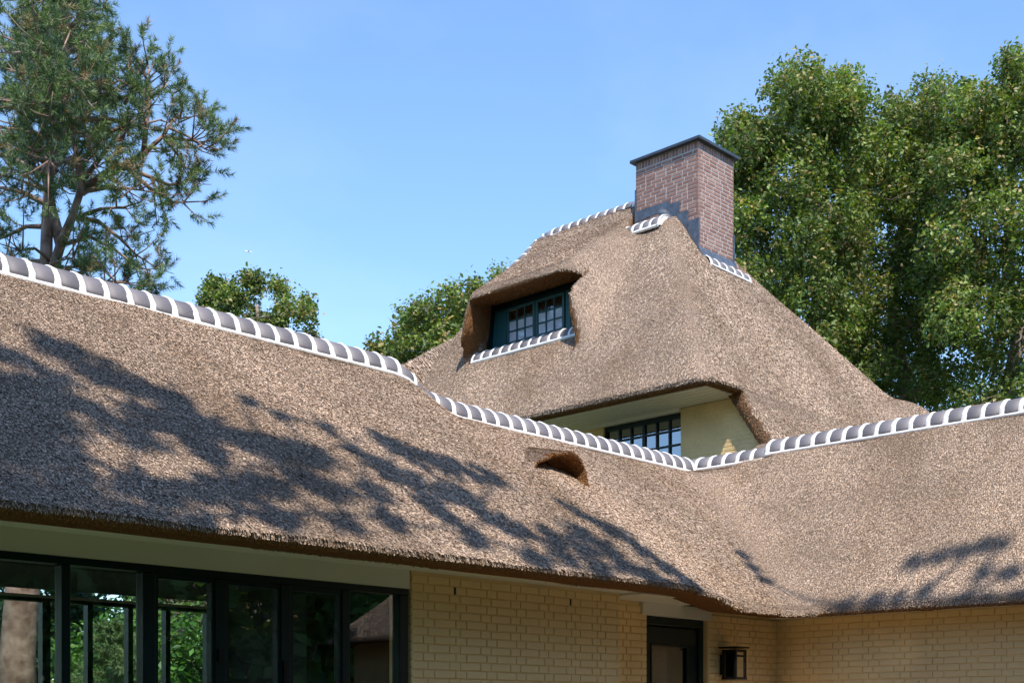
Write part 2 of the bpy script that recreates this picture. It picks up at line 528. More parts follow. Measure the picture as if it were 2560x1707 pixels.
def cut_main_attr(V):
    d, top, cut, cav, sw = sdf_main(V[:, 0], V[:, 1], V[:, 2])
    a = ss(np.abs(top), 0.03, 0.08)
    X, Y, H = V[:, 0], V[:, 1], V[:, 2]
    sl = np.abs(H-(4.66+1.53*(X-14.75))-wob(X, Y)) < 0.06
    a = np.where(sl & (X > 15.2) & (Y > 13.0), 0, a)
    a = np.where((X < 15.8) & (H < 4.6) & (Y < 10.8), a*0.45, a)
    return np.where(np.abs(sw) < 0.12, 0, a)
roof_main, WM, FM, CM = make_thatch('thatch_roof', sdf_main, (14.4, 24.0, 8.5, 17.4, 2.8, 9.4), 0.062, house, cut_main_attr)
roof_main['label'] = 'steep hipped thatch of the tall main house with a hooded dormer'
roof_low['label'] = 'low L-shaped thatch over the two wings with a small vent hood'

# ---- rear cross wing seen past the left verge
pA = Vector((15.9, 18.65, Z(6.45))); pB = Vector((20.3, 19.6, Z(8.9)))
dn = Vector((0.25, -2.0, -3.0))
def slab(name, quad, thick, parent, n=26):
    a, b, c, d = [np.array(q) for q in quad]
    nrm = np.cross(b-a, d-a); nrm = nrm/np.linalg.norm(nrm)
    U, Vv = np.meshgrid(np.linspace(0, 1, n), np.linspace(0, 1, n), indexing='ij')
    P = (a[None, None]*(1-U[..., None])+b[None, None]*U[..., None])*(1-Vv[..., None])+(d[None, None]*(1-U[..., None])+c[None, None]*U[..., None])*Vv[..., None]
    edge = np.minimum(np.minimum(U, 1-U), np.minimum(Vv, 1-Vv))
    top = P+nrm*(0.05*ss(edge, 0, 0.06))[..., None]+nrm*(0.015*np.sin(9*U+4*Vv))[..., None]
    bot = P-nrm*thick
    v = np.concatenate([top.reshape(-1, 3), bot.reshape(-1, 3)])
    f = []
    for i in range(n-1):
        for j in range(n-1):
            q = [i*n+j, (i+1)*n+j, (i+1)*n+j+1, i*n+j+1]
            f.append(q); f.append([n*n+k for k in reversed(q)])
    ring = [i*n for i in range(n)]+[(n-1)*n+j for j in range(1, n)]+[i*n+n-1 for i in range(n-2, -1, -1)]+[j for j in range(n-2, 0, -1)]
    for k in range(len(ring)):
        p, q = ring[k], ring[(k+1) % len(ring)]
        f.append([q, p, p+n*n, q+n*n])
    cut = np.zeros((len(v), 3))
    o = mesh_np(name, v, np.array(f), M['thatch'], parent, smooth=True, cols=cut)
    return o, v, np.array(f), cut[:, 0]
roof_rear, WR, FR, CR = slab('thatch_roof', (pA+dn*1.1, pB+dn*1.1, pB, pA), 0.35, house)
roof_rear['label'] = 'brown thatch slope behind the left verge of the main roof'

# ---- loose reed ends over the thatch
def reeds(parent, W, F, cut, density, mask, width, length, lift, name='reeds', seed=3, colscale=1.0):
    r = np.random.default_rng(seed)
    (a, b, c, d), n, ar = face_geo(W, F)
    cen = (a+b+c+d)/4
    cf = cut[F].mean(1)
    m = mask(cen, n)
    ar = np.where(m, ar, 0)
    N = int(ar.sum()*density)
    fi = np.searchsorted(np.cumsum(ar)/ar.sum(), r.random(N))
    fi = np.clip(fi, 0, len(F)-1)
    u, v = r.random((N, 1)), r.random((N, 1))
    p = (a[fi]*(1-u)+b[fi]*u)*(1-v)+(d[fi]*(1-u)+c[fi]*u)*v
    nn = n[fi]
    isc = cf[fi] > 0.3
    down = np.array([0, 0, -1.0])[None]-nn*(-nn[:, 2:3])
    dl = np.linalg.norm(down, axis=1, keepdims=True)
    flat = dl[:, 0] < 0.25
    down = down/np.maximum(dl, 1e-6)
    rnd = r.normal(size=(N, 3)); rnd = rnd-nn*(rnd*nn).sum(1, keepdims=True)
    rnd /= np.linalg.norm(rnd, axis=1, keepdims=True)
    dr = np.where((flat & isc)[:, None], rnd, down+0.13*rnd*r.normal(size=(N, 1)))
    dr /= np.linalg.norm(dr, axis=1, keepdims=True)
    sd = np.cross(nn, dr)
    L = (length*r.uniform(0.5, 1.35, (N, 1)))
    wd = width*r.uniform(0.6, 1.3, (N, 1))
    lf = lift*r.uniform(0.3, 1.4, (N, 1))
    # on cut faces the reed ends poke outwards
    tipdir = np.where(isc[:, None], dr*0.35+nn*0.35, dr)
    hp = ((p[:, 2:3] > Z(7.0)) & (p[:, 2:3] < Z(7.5)) & (p[:, 0:1] < 15.75)) | ((p[:, 2:3] < Z(1.10)) & (p[:, 1:2] < 7.3)) | ((p[:, 2:3] > Z(4.5)) & (p[:, 2:3] < Z(4.72)))
    L = np.where(isc[:, None] | hp, L*0.5, L)
    base = p-dr*L*0.45-nn*0.006
    tip = p+tipdir*L*0.55+nn*lf*np.where(isc[:, None], 0.3, 1)
    up = nn*wd*0.5
    roll = nn*wd*r.uniform(-0.45, 0.45, (N, 1))
    q = np.stack([base, tip+sd*wd*0.6+roll, tip-sd*wd*0.6-roll], 1)
    V = q.reshape(-1, 3)
    Fq = (np.arange(N)*3)[:, None]+np.array([[0, 1, 2]])
    t = r.random((N, 1))
    warm = r.random((N, 1))
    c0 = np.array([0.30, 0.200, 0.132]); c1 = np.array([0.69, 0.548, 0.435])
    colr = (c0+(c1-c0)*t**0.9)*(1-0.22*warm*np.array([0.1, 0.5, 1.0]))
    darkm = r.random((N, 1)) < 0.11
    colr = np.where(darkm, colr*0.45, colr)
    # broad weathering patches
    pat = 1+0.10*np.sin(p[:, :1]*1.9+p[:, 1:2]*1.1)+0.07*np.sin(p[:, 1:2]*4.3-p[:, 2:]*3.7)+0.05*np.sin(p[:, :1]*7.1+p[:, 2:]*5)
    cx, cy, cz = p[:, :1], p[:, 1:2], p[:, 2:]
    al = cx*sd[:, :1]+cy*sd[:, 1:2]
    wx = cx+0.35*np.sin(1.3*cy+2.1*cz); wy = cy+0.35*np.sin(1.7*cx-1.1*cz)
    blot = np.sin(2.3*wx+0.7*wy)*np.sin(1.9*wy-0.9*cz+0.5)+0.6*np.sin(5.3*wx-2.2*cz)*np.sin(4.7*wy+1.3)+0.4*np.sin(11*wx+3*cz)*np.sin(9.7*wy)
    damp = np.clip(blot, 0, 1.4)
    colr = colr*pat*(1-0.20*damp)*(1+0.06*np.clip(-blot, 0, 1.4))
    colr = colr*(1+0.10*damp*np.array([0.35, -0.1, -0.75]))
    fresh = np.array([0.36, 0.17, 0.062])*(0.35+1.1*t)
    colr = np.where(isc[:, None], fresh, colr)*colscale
    cols = np.repeat(colr, 3, axis=0)
    return mesh_np(name, V, Fq, M['reed'], parent, smooth=False, cols=cols, kind='stuff')

reeds(roof_low, WL, FL, CL, 12500,
      lambda c, n: (c[:, 0] > 2.8) & (c[:, 1] > 2.6) & (((c[:, 1] < YR-0.12) & (c[:, 0] < 12.7)) & (c[:, 0] < XR-0.1)) & ((n[:, 2] > -0.95)) & ~((n[:, 2] < -0.2) & (c[:, 2] > Z(cut_low(c[:, 0])+0.05)) & (c[:, 1] > 7.6)),
      0.0045, 0.052, 0.0042, seed=3)
reeds(roof_low, WL, FL, CL, 2600,
      lambda c, n: (c[:, 1] < 2.6) & (c[:, 0] < XR-0.1) & (n[:, 2] > 0.05),
      0.008, 0.07, 0.006, seed=8)
reeds(vent, WV, FV, CV, 12500, lambda c, n: (c[:, 2] > Z(f_low(c[:, 0], c[:, 1])-0.01)) & (c[:, 1] < 8.9), 0.0048, 0.040, 0.0045, seed=13)
reeds(roof_main, WM, FM, CM, 5000,
      lambda c, n: ((n[:, 0] < 0.3) & (n[:, 1] < 0.75)) & (c[:, 0] < 22.5) & ~((n[:, 2] < -0.2) & (c[:, 0] > 16.65)),
      0.0064, 0.060, 0.0052, seed=4)
def loose(parent, W, F, n, mask, seed):
    """a few long loose straws lying on the thatch"""
    r = np.random.default_rng(seed)
    (a, b, c, d), nn, ar = face_geo(W, F)
    cen = (a+b+c+d)/4
    idx = r.choice(np.nonzero(mask(cen, nn))[0], n)
    p = cen[idx]; N_ = nn[idx]
    dn_ = np.array([0, 0, -1.0])-N_*(-N_[:, 2:3]); dn_ /= np.linalg.norm(dn_, axis=1, keepdims=True)
    rd = r.normal(size=(n, 3)); rd -= N_*(rd*N_).sum(1, keepdims=True); rd /= np.linalg.norm(rd, axis=1, keepdims=True)
    dd = dn_+rd*0.6*r.random((n, 1)); dd /= np.linalg.norm(dd, axis=1, keepdims=True)
    sd = np.cross(N_, dd)*0.0022
    L_ = r.uniform(0.10, 0.26, (n, 1))
    p0 = p+N_*0.008; p1 = p+dd*L_+N_*(0.012+0.02*r.random((n, 1)))
    V = np.stack([p0-sd, p0+sd, p1+sd, p1-sd], 1).reshape(-1, 3)
    mesh_np('loose_straw', V, (np.arange(n)*4)[:, None]+np.array([[0, 1, 2, 3]]), M['reed'], parent, cols=np.tile(np.array([[0.52, 0.42, 0.31]]), (4*n, 1)), kind='stuff')
loose(roof_low, WL, FL, 16, lambda c, n: (n[:, 2] > 0.3) & (c[:, 0] > 3) & (c[:, 0] < 12.3) & (c[:, 1] < 8.7) & (c[:, 1] > 4), 71)
loose(roof_main, WM, FM, 10, lambda c, n: (n[:, 2] > 0.3) & (n[:, 0] < 0.2) & (c[:, 2] > Z(4.9)), 72)
reeds(roof_rear, WR, FR, CR, 900, lambda c, n: (n[:, 1] < 0) & (n[:, 2] > 0), 0.018, 0.16, 0.02, seed=5, colscale=0.9)

# ---- ridge tiles bedded in white mortar
def barrel(r, length, a0, a1, thick=0.012, n=14, flare=0.0):
    """half round clay shell along +x, angle measured from straight up, +y side positive"""
    b = MB()
    for ix, x in enumerate((0.0, length)):
        rr = r+flare*ix
        for rad in (rr, rr-thick):
            for k in range(n+1):
                a = a0+(a1-a0)*k/n
                b.v.append((x, rad*math.sin(a), rad*math.cos(a)))
    s = n+1
    for k in range(n):
        b.f.append((k, k+1, 2*s+k+1, 2*s+k))
        b.f.append((s+k+1, s+k, 3*s+k, 3*s+k+1))
        b.f.append((k+1, k, s+k, s+k+1))
        b.f.append((2*s+k, 2*s+k+1, 3*s+k+1, 3*s+k))
    for o in (0, n):
        q = (o, 2*s+o, 3*s+o, s+o)
        b.f.append(q if o == 0 else tuple(reversed(q)))
    return b

def collar(r, width, a0, a1, proud, n=18, seed=0):
    rr = random.Random(seed)
    b = MB()
    prof = [(-width*0.5, 0.0), (-width*0.34, 0.75), (0, 1.0), (width*0.36, 0.7), (width*0.5, 0.0)]
    for k in range(n+1):
        a = a0+(a1-a0)*k/n
        wv = rr.uniform(-0.004, 0.004); pv = proud*rr.uniform(0.8, 1.25)
        ww = 1.0+0.35*(abs(a)/1.6)**2+rr.uniform(-0.08, 0.08)
        for x, p in prof:
            rad = r-0.004+pv*p
            b.v.append((x*ww+wv, rad*math.sin(a), rad*math.cos(a)))
    m = len(prof)
    for k in range(n):
        for j in range(m-1):
            b.f.append((k*m+j, k*m+j+1, (k+1)*m+j+1, (k+1)*m+j))
        b.f.append((k*m, (k+1)*m, (k+1)*m+m-1, k*m+m-1))
    b.f.append(tuple(range(m))); b.f.append(tuple(reversed(range(n*m, n*m+m))))
    return b

def ridge(path, r, pitch, a0=-1.55, a1=1.55, cw=0.052, proud=0.014, fillet=(1, -1), start_collar=True, seedo=0, fr=0.017, plug=()):
    """path: list of points of the barrel axis; tiles, collars and base fillets are parts of the house"""
    pts = [Vector(p) for p in path]
    seg = [(pts[i+1]-pts[i]).length for i in range(len(pts)-1)]
    tot = sum(seg)
    n = max(1, int(round(tot/pitch))); step = tot/n
    def at(s):
        s = max(0, min(tot, s)); i = 0
        while i < len(seg)-1 and s > seg[i]: s -= seg[i]; i += 1
        return pts[i].lerp(pts[i+1], s/seg[i])
    tm = barrel(r, step*1.02, a0, a1, flare=0.004).mesh('ridge_tile', M['tile'], True)
    cms = [collar(r, cw, a0-0.05, a1+0.05, proud, seed=seedo+k).mesh('mortar_collar', M['mortar'], True) for k in range(5)]
    for i in range(n):
        p, q = at(i*step), at((i+1)*step)
        t = (q-p).normalized()
        side = Vector((0, 0, 1)).cross(t).normalized()
        up = t.cross(side)
        R = Matrix((t, side, up)).transposed()
        o = bpy.data.objects.new('ridge_tile', tm); link(o, house)
        jit = Matrix.Rotation(random.uniform(-0.012, 0.012), 3, 'Z') @ Matrix.Rotation(random.uniform(-0.012, 0.012), 3, 'X')
        o.rotation_euler = (R @ jit).to_euler()
        o.location = p-Vector(house.location)+up*random.uniform(-0.003, 0.003)
        c = bpy.data.objects.new('mortar_collar', cms[random.randrange(5)]); link(c, o)
        c.location = (step, 0, 0)
        if i == 0 and start_collar:
            c = bpy.data.objects.new('mortar_collar', cms[0]); link(c, o)
    for s_ in plug:
        p = at(0 if s_ == 0 else tot); q = at(0.02) if s_ == 0 else at(tot-0.02)
        t = (p-q).normalized(); side = Vector((0, 0, 1)).cross(t).normalized(); up = t.cross(side)
        arc = [p+side*(r-0.004)*math.sin(a)+up*(r-0.004)*math.cos(a) for a in [-1.5+3.0*k/14 for k in range(15)]]
        MB().prism([tuple(v) for v in arc], tuple(t*0.02)).build('mortar_plug', M['mortar'], house)
    # base fillets
    for sgn in fillet:
        ang = a1 if sgn > 0 else a0
        b = MB(); k = 0
        m = max(8, int(tot/0.06))
        rr = random.Random(seedo+sgn)
        for i in range(m+1):
            p = at(tot*i/m); q = at(min(tot, tot*i/m+0.02)); q2 = at(max(0, tot*i/m-0.02))
            t = (q-q2).normalized(); side = Vector((0, 0, 1)).cross(t).normalized(); up = t.cross(side)
            cpt = p+side*(r*math.sin(ang))+up*(r*math.cos(ang))
            w = fr*rr.uniform(0.85, 1.15)
            for dx, dz in ((-0.5, 0.75), (0.75, 0.5), (1.0, -0.35), (0.8, -1.6), (-0.8, -1.6)):
                b.v.append(tuple(cpt+side*sgn*dx*w+up*dz*w))
        for i in range(m):
            for j in range(5):
                q = (i*5+j, i*5+(j+1) % 5, (i+1)*5+(j+1) % 5, (i+1)*5+j)
                b.f.append(q if sgn < 0 else tuple(reversed(q)))
        b.f.append(tuple(range(5))); b.f.append(tuple(reversed(range(m*5, m*5+5))))
        b.build('mortar_fillet', M['mortar'], house, True)

RR = 0.200
xs = np.concatenate([np.linspace(-1.2, 7.80, 47), np.linspace(7.95, 8.75, 9), np.linspace(8.95, 12.5, 18)])
pth = []
for x in xs:
    dip = 0.10*float(np.exp(-((x-8.20)/0.17)**2))
    pth.append((x, YR+0.5*dip, Z(float(hm_left(np.array(x)))+0.0-dip)))
ridge(pth, RR, 0.1955, fillet=(1, -1), seedo=1)
ridge([(XR, y, Z(2.975)) for y in np.linspace(8.0, 1.6, 30)], 0.19, 0.1915, seedo=20)
ridge([(XR-0.01, y, Z(2.93)) for y in np.linspace(9.6, 8.02, 10)], 0.165, 0.188, seedo=40)
# main ridge
ridge([(17.82, 13.5, Z(8.87))]+[(17.82, y, Z(8.87)) for y in (14.4, 15.3, 15.98)]+[(17.60, 16.12, Z(8.66)), (17.25, 16.16, Z(8.28)), (16.9, 16.3, Z(7.92))], 0.175, 0.215, seedo=60)
# short rows at the foot of the chimney
ridge([(17.15, 13.58, Z(8.07)), (17.15, 12.84, Z(8.07))], 0.22, 0.21, a0=-1.5, a1=1.35, seedo=70, fr=0.022, plug=(1,))
ridge([(17.40, 12.30, Z(7.36)), (18.52, 12.28, Z(7.33))], 0.20, 0.205, a0=-1.5, a1=0.2, seedo=80)
# sill row of the dormer
ridge([(15.96, 16.02, Z(6.16)), (15.96, 13.54, Z(6.16))], 0.22, 0.235, a0=-1.5, a1=1.0, seedo=90, fillet=(-1,), fr=0.026, plug=(0, 1))

# ---- chimney
CX0, CX1, CY0, CY1 = 17.30, 18.33, 12.30, 13.60
chim = MB().box((CX0+0.005, CY0+0.005, Z(6.6)), (CX1-0.005, CY1-0.005, Z(9.43))).build('chimney', M['grout'], house)
chim['label'] = 'square brown brick chimney stack with pale joints'
def brick_mesh(name, w, t, hgt, mat, ch=0.004):
    """brick with its face on -y, origin at the face centre bottom left; chamfered front"""
    b = MB()
    b.v = [(0, t, 0), (w, t, 0), (w, t, hgt), (0, t, hgt),
           (0, ch, 0), (w, ch, 0), (w, ch, hgt), (0, ch, hgt),
           (ch, 0, ch), (w-ch, 0, ch), (w-ch, 0, hgt-ch), (ch, 0, hgt-ch)]
    b.f = [(8, 9, 10, 11), (4, 5, 9, 8), (5, 6, 10, 9), (6, 7, 11, 10), (7, 4, 8, 11),
           (0, 1, 5, 4), (1, 2, 6, 5), (2, 3, 7, 6), (3, 0, 4, 7)]
    return b.mesh(name, mat)
CO = 0.0637
def lay_bricks(rows, mat, place, name, parent, limit, jitter=0.0, thick=0.05, stuffname='brickwork', key=None):
    """rows: (u, row z, width, height) -> own objects up to the limit, the rest one stuff part"""
    cache = {}
    order = sorted(range(len(rows)), key=(lambda i: key(rows[i])) if key else (lambda i: i))
    rest = []
    for cnt, i in enumerate(order):
        u, z, w, hg = rows[i]
        if cnt < limit:
            k = (round(w, 3), round(hg, 3))
            if k not in cache: cache[k] = brick_mesh(name, k[0], thick, k[1], mat)
            o = bpy.data.objects.new(name, cache[k]); link(o, parent)
            loc, rz = place(u, z)
            o.rotation_euler = (random.gauss(0, jitter), random.gauss(0, jitter), rz)
            off = Vector((0, 0, 0)); p = parent
            while p is not None: off += Vector(p.location); p = p.parent
            o.location = Vector(loc)-off
        else:
            rest.append(rows[i])
    if rest:
        b = MB(); ch = 0.004
        for u, z, w, hg in rest:
            me = [(0, thick, 0), (w, thick, 0), (w, thick, hg), (0, thick, hg), (0, ch, 0), (w, ch, 0), (w, ch, hg), (0, ch, hg),
                  (ch, 0, ch), (w-ch, 0, ch), (w-ch, 0, hg-ch), (ch, 0, hg-ch)]
            loc, rz = place(u, z)
            R = Matrix.Translation(loc) @ Matrix.Rotation(rz+random.gauss(0, jitter), 4, 'Z')
            n = len(b.v)
            b.v += [tuple(R @ Vector(q)) for q in me]
            b.f += [tuple(n+x for x in q) for q in ((8, 9, 10, 11), (4, 5, 9, 8), (5, 6, 10, 9), (6, 7, 11, 10), (7, 4, 8, 11), (0, 1, 5, 4), (1, 2, 6, 5), (2, 3, 7, 6), (3, 0, 4, 7))]
        o = b.build(stuffname, mat, parent)
        o['kind'] = 'stuff'

def wild_rows(length, z0, n, joint=0.014, bh=0.0495, soldier=None):
    rr = random.Random(5); out = []
    for i in range(n):
        u = 0.0
        first = [0.100, 0.205, 0.150][(i*2+rr.randrange(2)) % 3]
        w = first
        while u < length-0.03:
            w = min(w, length-u)
            if length-u-w < 0.06: w = length-u
            out.append((u, z0+i*CO, w, bh))
            u += w+joint
            w = 0.202 if rr.random() < 0.86 else 0.100
    return out
rowsX = [r for r in wild_rows(CY1-CY0, Z(7.58), 27) if r[1] > Z(8.53)-(CY1-CY0-r[0]-1.05)*1.5*(1 if r[0] > 0.75 else 0)-0.62*(r[0] > 0.75) or True]
def vis_left(r):
    y = CY1-r[0]
    yy = y-r[2]*0.5
    base = 8.44 if yy > 12.9 else 8.44-1.5*(12.9-yy)
    return r[1] > Z(base-0.10)
rowsX = [r for r in rowsX if vis_left(r)]
rowsY = wild_rows(CX1-CX0, Z(7.58), 27)
sold = [(0.004+i*0.0637, Z(9.305), 0.0527, 0.112) for i in range(int((CY1-CY0)/0.0637))]
sold2 = [(0.004+i*0.0637, Z(9.305), 0.0527, 0.112) for i in range(int((CX1-CX0)/0.0637))]
# -X face: u runs from the far end towards the near edge
lay_bricks(rowsX+sold, M['brick'], lambda u, z: ((CX0, CY1-u, z), -math.pi/2), 'brick', chim, 190, 0.004)
lay_bricks(rowsY+sold2, M['brick'], lambda u, z: ((CX0+u, CY0, z), 0.0), 'brick', chim, 110, 0.004, key=lambda r: r[0])
cap = MB().box((CX0-0.075, CY0-0.075, Z(9.425)), (CX1+0.075, CY1+0.075, Z(9.475))).build('chimney_cap', M['capmetal'], chim, bevel=0.006)
fl_polys = [[(13.60, 8.60), (12.88, 8.60), (12.93, 8.40), (13.02, 8.46), (13.60, 8.42)],
            [(12.90, 8.53), (12.67, 8.53), (12.67, 8.10), (12.90, 8.36)],
            [(12.675, 8.33), (12.49, 8.33), (12.49, 7.84), (12.675, 8.14)],
            [(12.495, 8.145), (12.275, 8.145), (12.275, 7.58), (12.495, 7.88)]]
for k, pl in enumerate(fl_polys):
    x = CX0-0.008-0.007*(k % 2)-0.004*k
    MB().prism([(x, y, Z(h)) for y, h in pl], (0.006, 0, 0)).build('lead_flashing', M['lead'], chim)
MB().box((CX0-0.014, CY1-0.02, Z(8.4)), (CX0+0.03, CY1+0.012, Z(8.97))).build('lead_flashing', M['lead'], chim)
MB().box((CX0-0.026, CY0-0.024, Z(7.52)), (CX0+0.012, CY0-0.006, Z(8.15))).build('lead_flashing', M['lead'], chim)
MB().prism([(CX0-0.02, CY0-0.012, Z(7.69)), (CX1+0.02, CY0-0.012, Z(7.69)), (CX1+0.02, CY0-0.10, Z(7.50)), (CX0-0.02, CY0-0.10, Z(7.52))], (0, 0.006, -0.02)).build('lead_flashing', M['lead'], chim)
MB().box((CX1-0.02, CY0-0.012, Z(7.6)), (CX1+0.012, CY0+0.02, Z(8.15))).build('lead_flashing', M['lead'], chim)
# lead apron running down the slope beside the flashing
ap = MB()
for k, (y, h) in enumerate([(13.02, 8.47), (12.92, 8.42), (12.72, 8.16), (12.50, 7.86), (12.26, 7.56)]):
    ap.v += [(CX0-0.01, y, Z(h)+0.03), (CX0-0.10, y-0.01, Z(h)-0.005), (CX0-0.17, y-0.02, Z(h)-0.11), (CX0-0.01, y, Z(h)-0.12)]
    if k:
        n = k*4
        for j in range(4): ap.f.append((n-4+j, n-4+(j+1) % 4, n+(j+1) % 4, n+j))
ap.build('lead_apron', M['lead'], chim, True)

# ---- painted brick walls of the two wings
WT = 0.10
left_wall = MB().box((6.262, 7.003, 0), (8.68, 7.25, Z(1.06))).build('wall', M['paint'], house)
MB().box((8.55, 7.256, 0), (9.38, 7.45, Z(1.06))).build('wall', M['paint'], house)
MB().box((10.36, 7.256, 0), (11.75, 7.45, Z(1.02))).build('wall', M['paint'], house)
MB().box((9.38, 7.38, Z(1.0)), (10.36, 7.45, Z(1.06))).build('wall', M['paint'], house)
right_wall = MB().box((11.602, -0.1, 0), (11.8, 7.4, Z(1.02))).build('wall', M['paint'], house)
def flemish(length, ztop, n, off=0.0, S=0.212, H=0.105, joint=0.008, course=0.0635, bh=0.0555):
    out = []
    for i in range(n):
        z = ztop-(i+1)*course
        u = -off
        seq = 0 if i % 2 == 0 else 1
        w = (S*0.72 if seq == 0 else H)
        kind = seq
        while u < length-0.02:
            w2 = min(w, length-u)
            if length-u-w2 < 0.03: w2 = length-u
            out.append((u, z, w2, bh))
            u += w2+joint
            kind = 1-kind
            w = S if kind == 1 else H
    return out
lr = flemish(8.68-6.262, Z(1.035), 15)
slots = set()
lr2 = []
for r in lr:
    u, z, w, hg = r
    row = round((Z(1.035)-z)/0.0635)
    if row == 2 and w > 0.2 and min(abs(u-0.32), abs(u-1.6), abs(u-2.15)) < 0.12:
        lr2.append((u, z, w-0.014, hg)); MB().box((6.262+u+w-0.013, 6.9985, z), (6.262+u+w+0.008, 7.0045, z+hg)).build('weep_slot', M['black'], house)  # black box painted in for the shade inside the open joint
    else: lr2.append(r)
lay_bricks(lr2, M['paint'], lambda u, z: ((6.262+u, 6.994, z), 0.0), 'painted_brick', house, 225, 0.0025, thick=0.02)
rr_ = flemish(7.25-1.6, Z(0.99), 13, off=0.05)
lay_bricks(rr_, M['paint'], lambda u, z: ((11.594, 7.25-u, z), -math.pi/2), 'painted_brick', house, 75, 0.0025, thick=0.02, key=lambda r: abs(2.2-r[0]))
st = flemish(9.38-8.69, Z(1.0), 14, off=0.1)
lay_bricks([r for r in st if r[0] >= 0], M['paint'], lambda u, z: ((8.69+u, 7.244, z), 0.0), 'painted_brick', house, 0, 0.0025, thick=0.02)
st = flemish(11.59-10.37, Z(0.985), 14, off=0.0)
lay_bricks(st, M['paint'], lambda u, z: ((10.37+u, 7.244, z), 0.0), 'painted_brick', house, 0, 0.0025, thick=0.02)
# reveals beside window and door
rv = [(0.0, Z(0.985)-(i+1)*0.0635, 0.095, 0.0545) for i in range(14)]
lay_bricks(rv, M['paint'], lambda u, z: ((6.256, 7.092-u, z), -math.pi/2), 'painted_brick', house, 0, 0.0, thick=0.02)
lay_bricks(rv, M['paint'], lambda u, z: ((10.364, 7.345-u, z), -math.pi/2), 'painted_brick', house, 0, 0.0, thick=0.02)

# boards under the eaves
MB().box((2.0, 6.992, Z(0.918)), (6.235, 7.06, Z(1.075))).build('fascia_board', M['white'], house)
MB().box((2.0, 6.72, Z(1.052)), (8.70, 7.00, Z(1.066))).build('eaves_board', M['white'], house)
MB().box((8.702, 6.76, Z(1.035)), (9.9, 7.25, Z(1.058))).build('eaves_board', M['white'], house)
MB().box((9.30, 7.225, Z(0.921)), (10.39, 7.30, Z(1.034))).build('fascia_board', M['white'], house)
MB().box((11.36, 3.0, Z(0.992)), (11.60, 7.2, Z(1.004))).build('eaves_board', M['white'], house)

# ---- glazed garden front of the left wing
HB = 0.918
gw = MB().box((2.0, 7.0, Z(0.872)), (6.235, 7.10, Z(HB)-0.002)).build('garden_window', M['green'], house)
gw['label'] = 'dark green framed floor-to-ceiling glazing of the left wing'
bars = [(2.60, 0.06), (3.555, 0.055), (4.08, 0.085), (4.59, 0.085), (5.10, 0.085), (5.62, 0.07), (6.15, 0.085)]
for x, w in bars:
    MB().box((x, 7.005, 0.05), (x+w, 7.095, Z(0.872))).build('mullion', M['green'], gw, bevel=0.006)
for (xa, wa), (xb, wb) in zip(bars[:-1], bars[1:]):
    x0, x1 = xa+wa, xb
    opening = (xa, xb) in ((4.08, 4.59), (4.59, 5.10), (5.10, 5.62)) 
    if opening:      # casement with its own frame
        cs = MB()
        t = 0.022
        cs.box((x0, 7.015, Z(0.838)), (x1, 7.07, Z(0.872))).box((x0, 7.015, 0.05), (x0+t, 7.07, Z(0.838))).box((x1-t, 7.015, 0.05), (x1, 7.07, Z(0.838)))
        cs.build('casement', M['green'], gw)
    MB().box((x0, 7.045, 0.05), (x1, 7.051, Z(0.872))).build('pane', M['glass'], gw)
MB().box((5.112, 6.985, Z(0.20)), (5.145, 7.005, Z(0.36))).build('handle', M['black'], gw)
MB().box((4.605, 6.985, Z(0.34)), (4.64, 7.005, Z(0.42))).build('handle', M['black'], gw)

# room behind the glazing
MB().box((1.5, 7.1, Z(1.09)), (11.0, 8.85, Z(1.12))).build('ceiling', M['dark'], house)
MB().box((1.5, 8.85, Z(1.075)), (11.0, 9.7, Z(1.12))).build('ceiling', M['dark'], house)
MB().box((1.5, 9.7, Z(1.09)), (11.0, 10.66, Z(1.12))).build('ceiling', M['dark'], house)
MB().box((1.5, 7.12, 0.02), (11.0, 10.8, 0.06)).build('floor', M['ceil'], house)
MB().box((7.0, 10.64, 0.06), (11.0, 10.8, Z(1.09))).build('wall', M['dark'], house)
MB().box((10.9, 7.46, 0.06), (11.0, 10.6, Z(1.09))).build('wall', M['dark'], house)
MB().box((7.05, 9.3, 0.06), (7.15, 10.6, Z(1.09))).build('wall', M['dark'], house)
rw = MB().box((1.5, 10.66, Z(1.017)), (7.0, 10.74, Z(1.042))).build('rear_window', M['ceil'], house)
MB().box((1.5, 10.67, Z(0.985)), (7.0, 10.75, Z(1.017))).build('head_rail', M['green'], rw)
for x, w in ((4.72, 0.10), (5.235, 0.075), (5.66, 0.05), (6.06, 0.05), (6.45, 0.05), (6.90, 0.12), (4.2, 0.06), (3.6, 0.06), (3.0, 0.06)):
    MB().box((x, 10.67, 0.06), (x+w, 10.75, Z(0.985))).build('mullion', M['green'], rw)
MB().box((1.5, 10.70, 0.06), (7.0, 10.704, Z(0.985))).build('pane', M['glass'], rw)

# ---- entrance door in the corner
dfr = MB()
dfr.box((9.385, 7.30, Z(0.84)), (10.355, 7.38, Z(0.919))).box((9.385, 7.30, 0.0), (9.455, 7.38, Z(0.84))).box((10.285, 7.30, 0.0), (10.355, 7.38, Z(0.84)))
door = dfr.build('door', M['green'], house, bevel=0.008)
door['label'] = 'dark green glazed entrance door in the inner corner'
dl = MB()
dl.box((9.46, 7.325, Z(0.66)), (10.28, 7.365, Z(0.83))).box((9.46, 7.325, 0.02), (9.55, 7.365, Z(0.66))).box((10.12, 7.325, 0.02), (10.28, 7.365, Z(0.66)))
dl.build('door_leaf', M['green'], door, bevel=0.008)
mo = MB()
mo.box((9.55, 7.318, Z(0.645)), (10.12, 7.335, Z(0.672))).box((9.535, 7.318, 0.3), (9.56, 7.335, Z(0.672))).box((10.105, 7.318, 0.3), (10.13, 7.335, Z(0.672)))
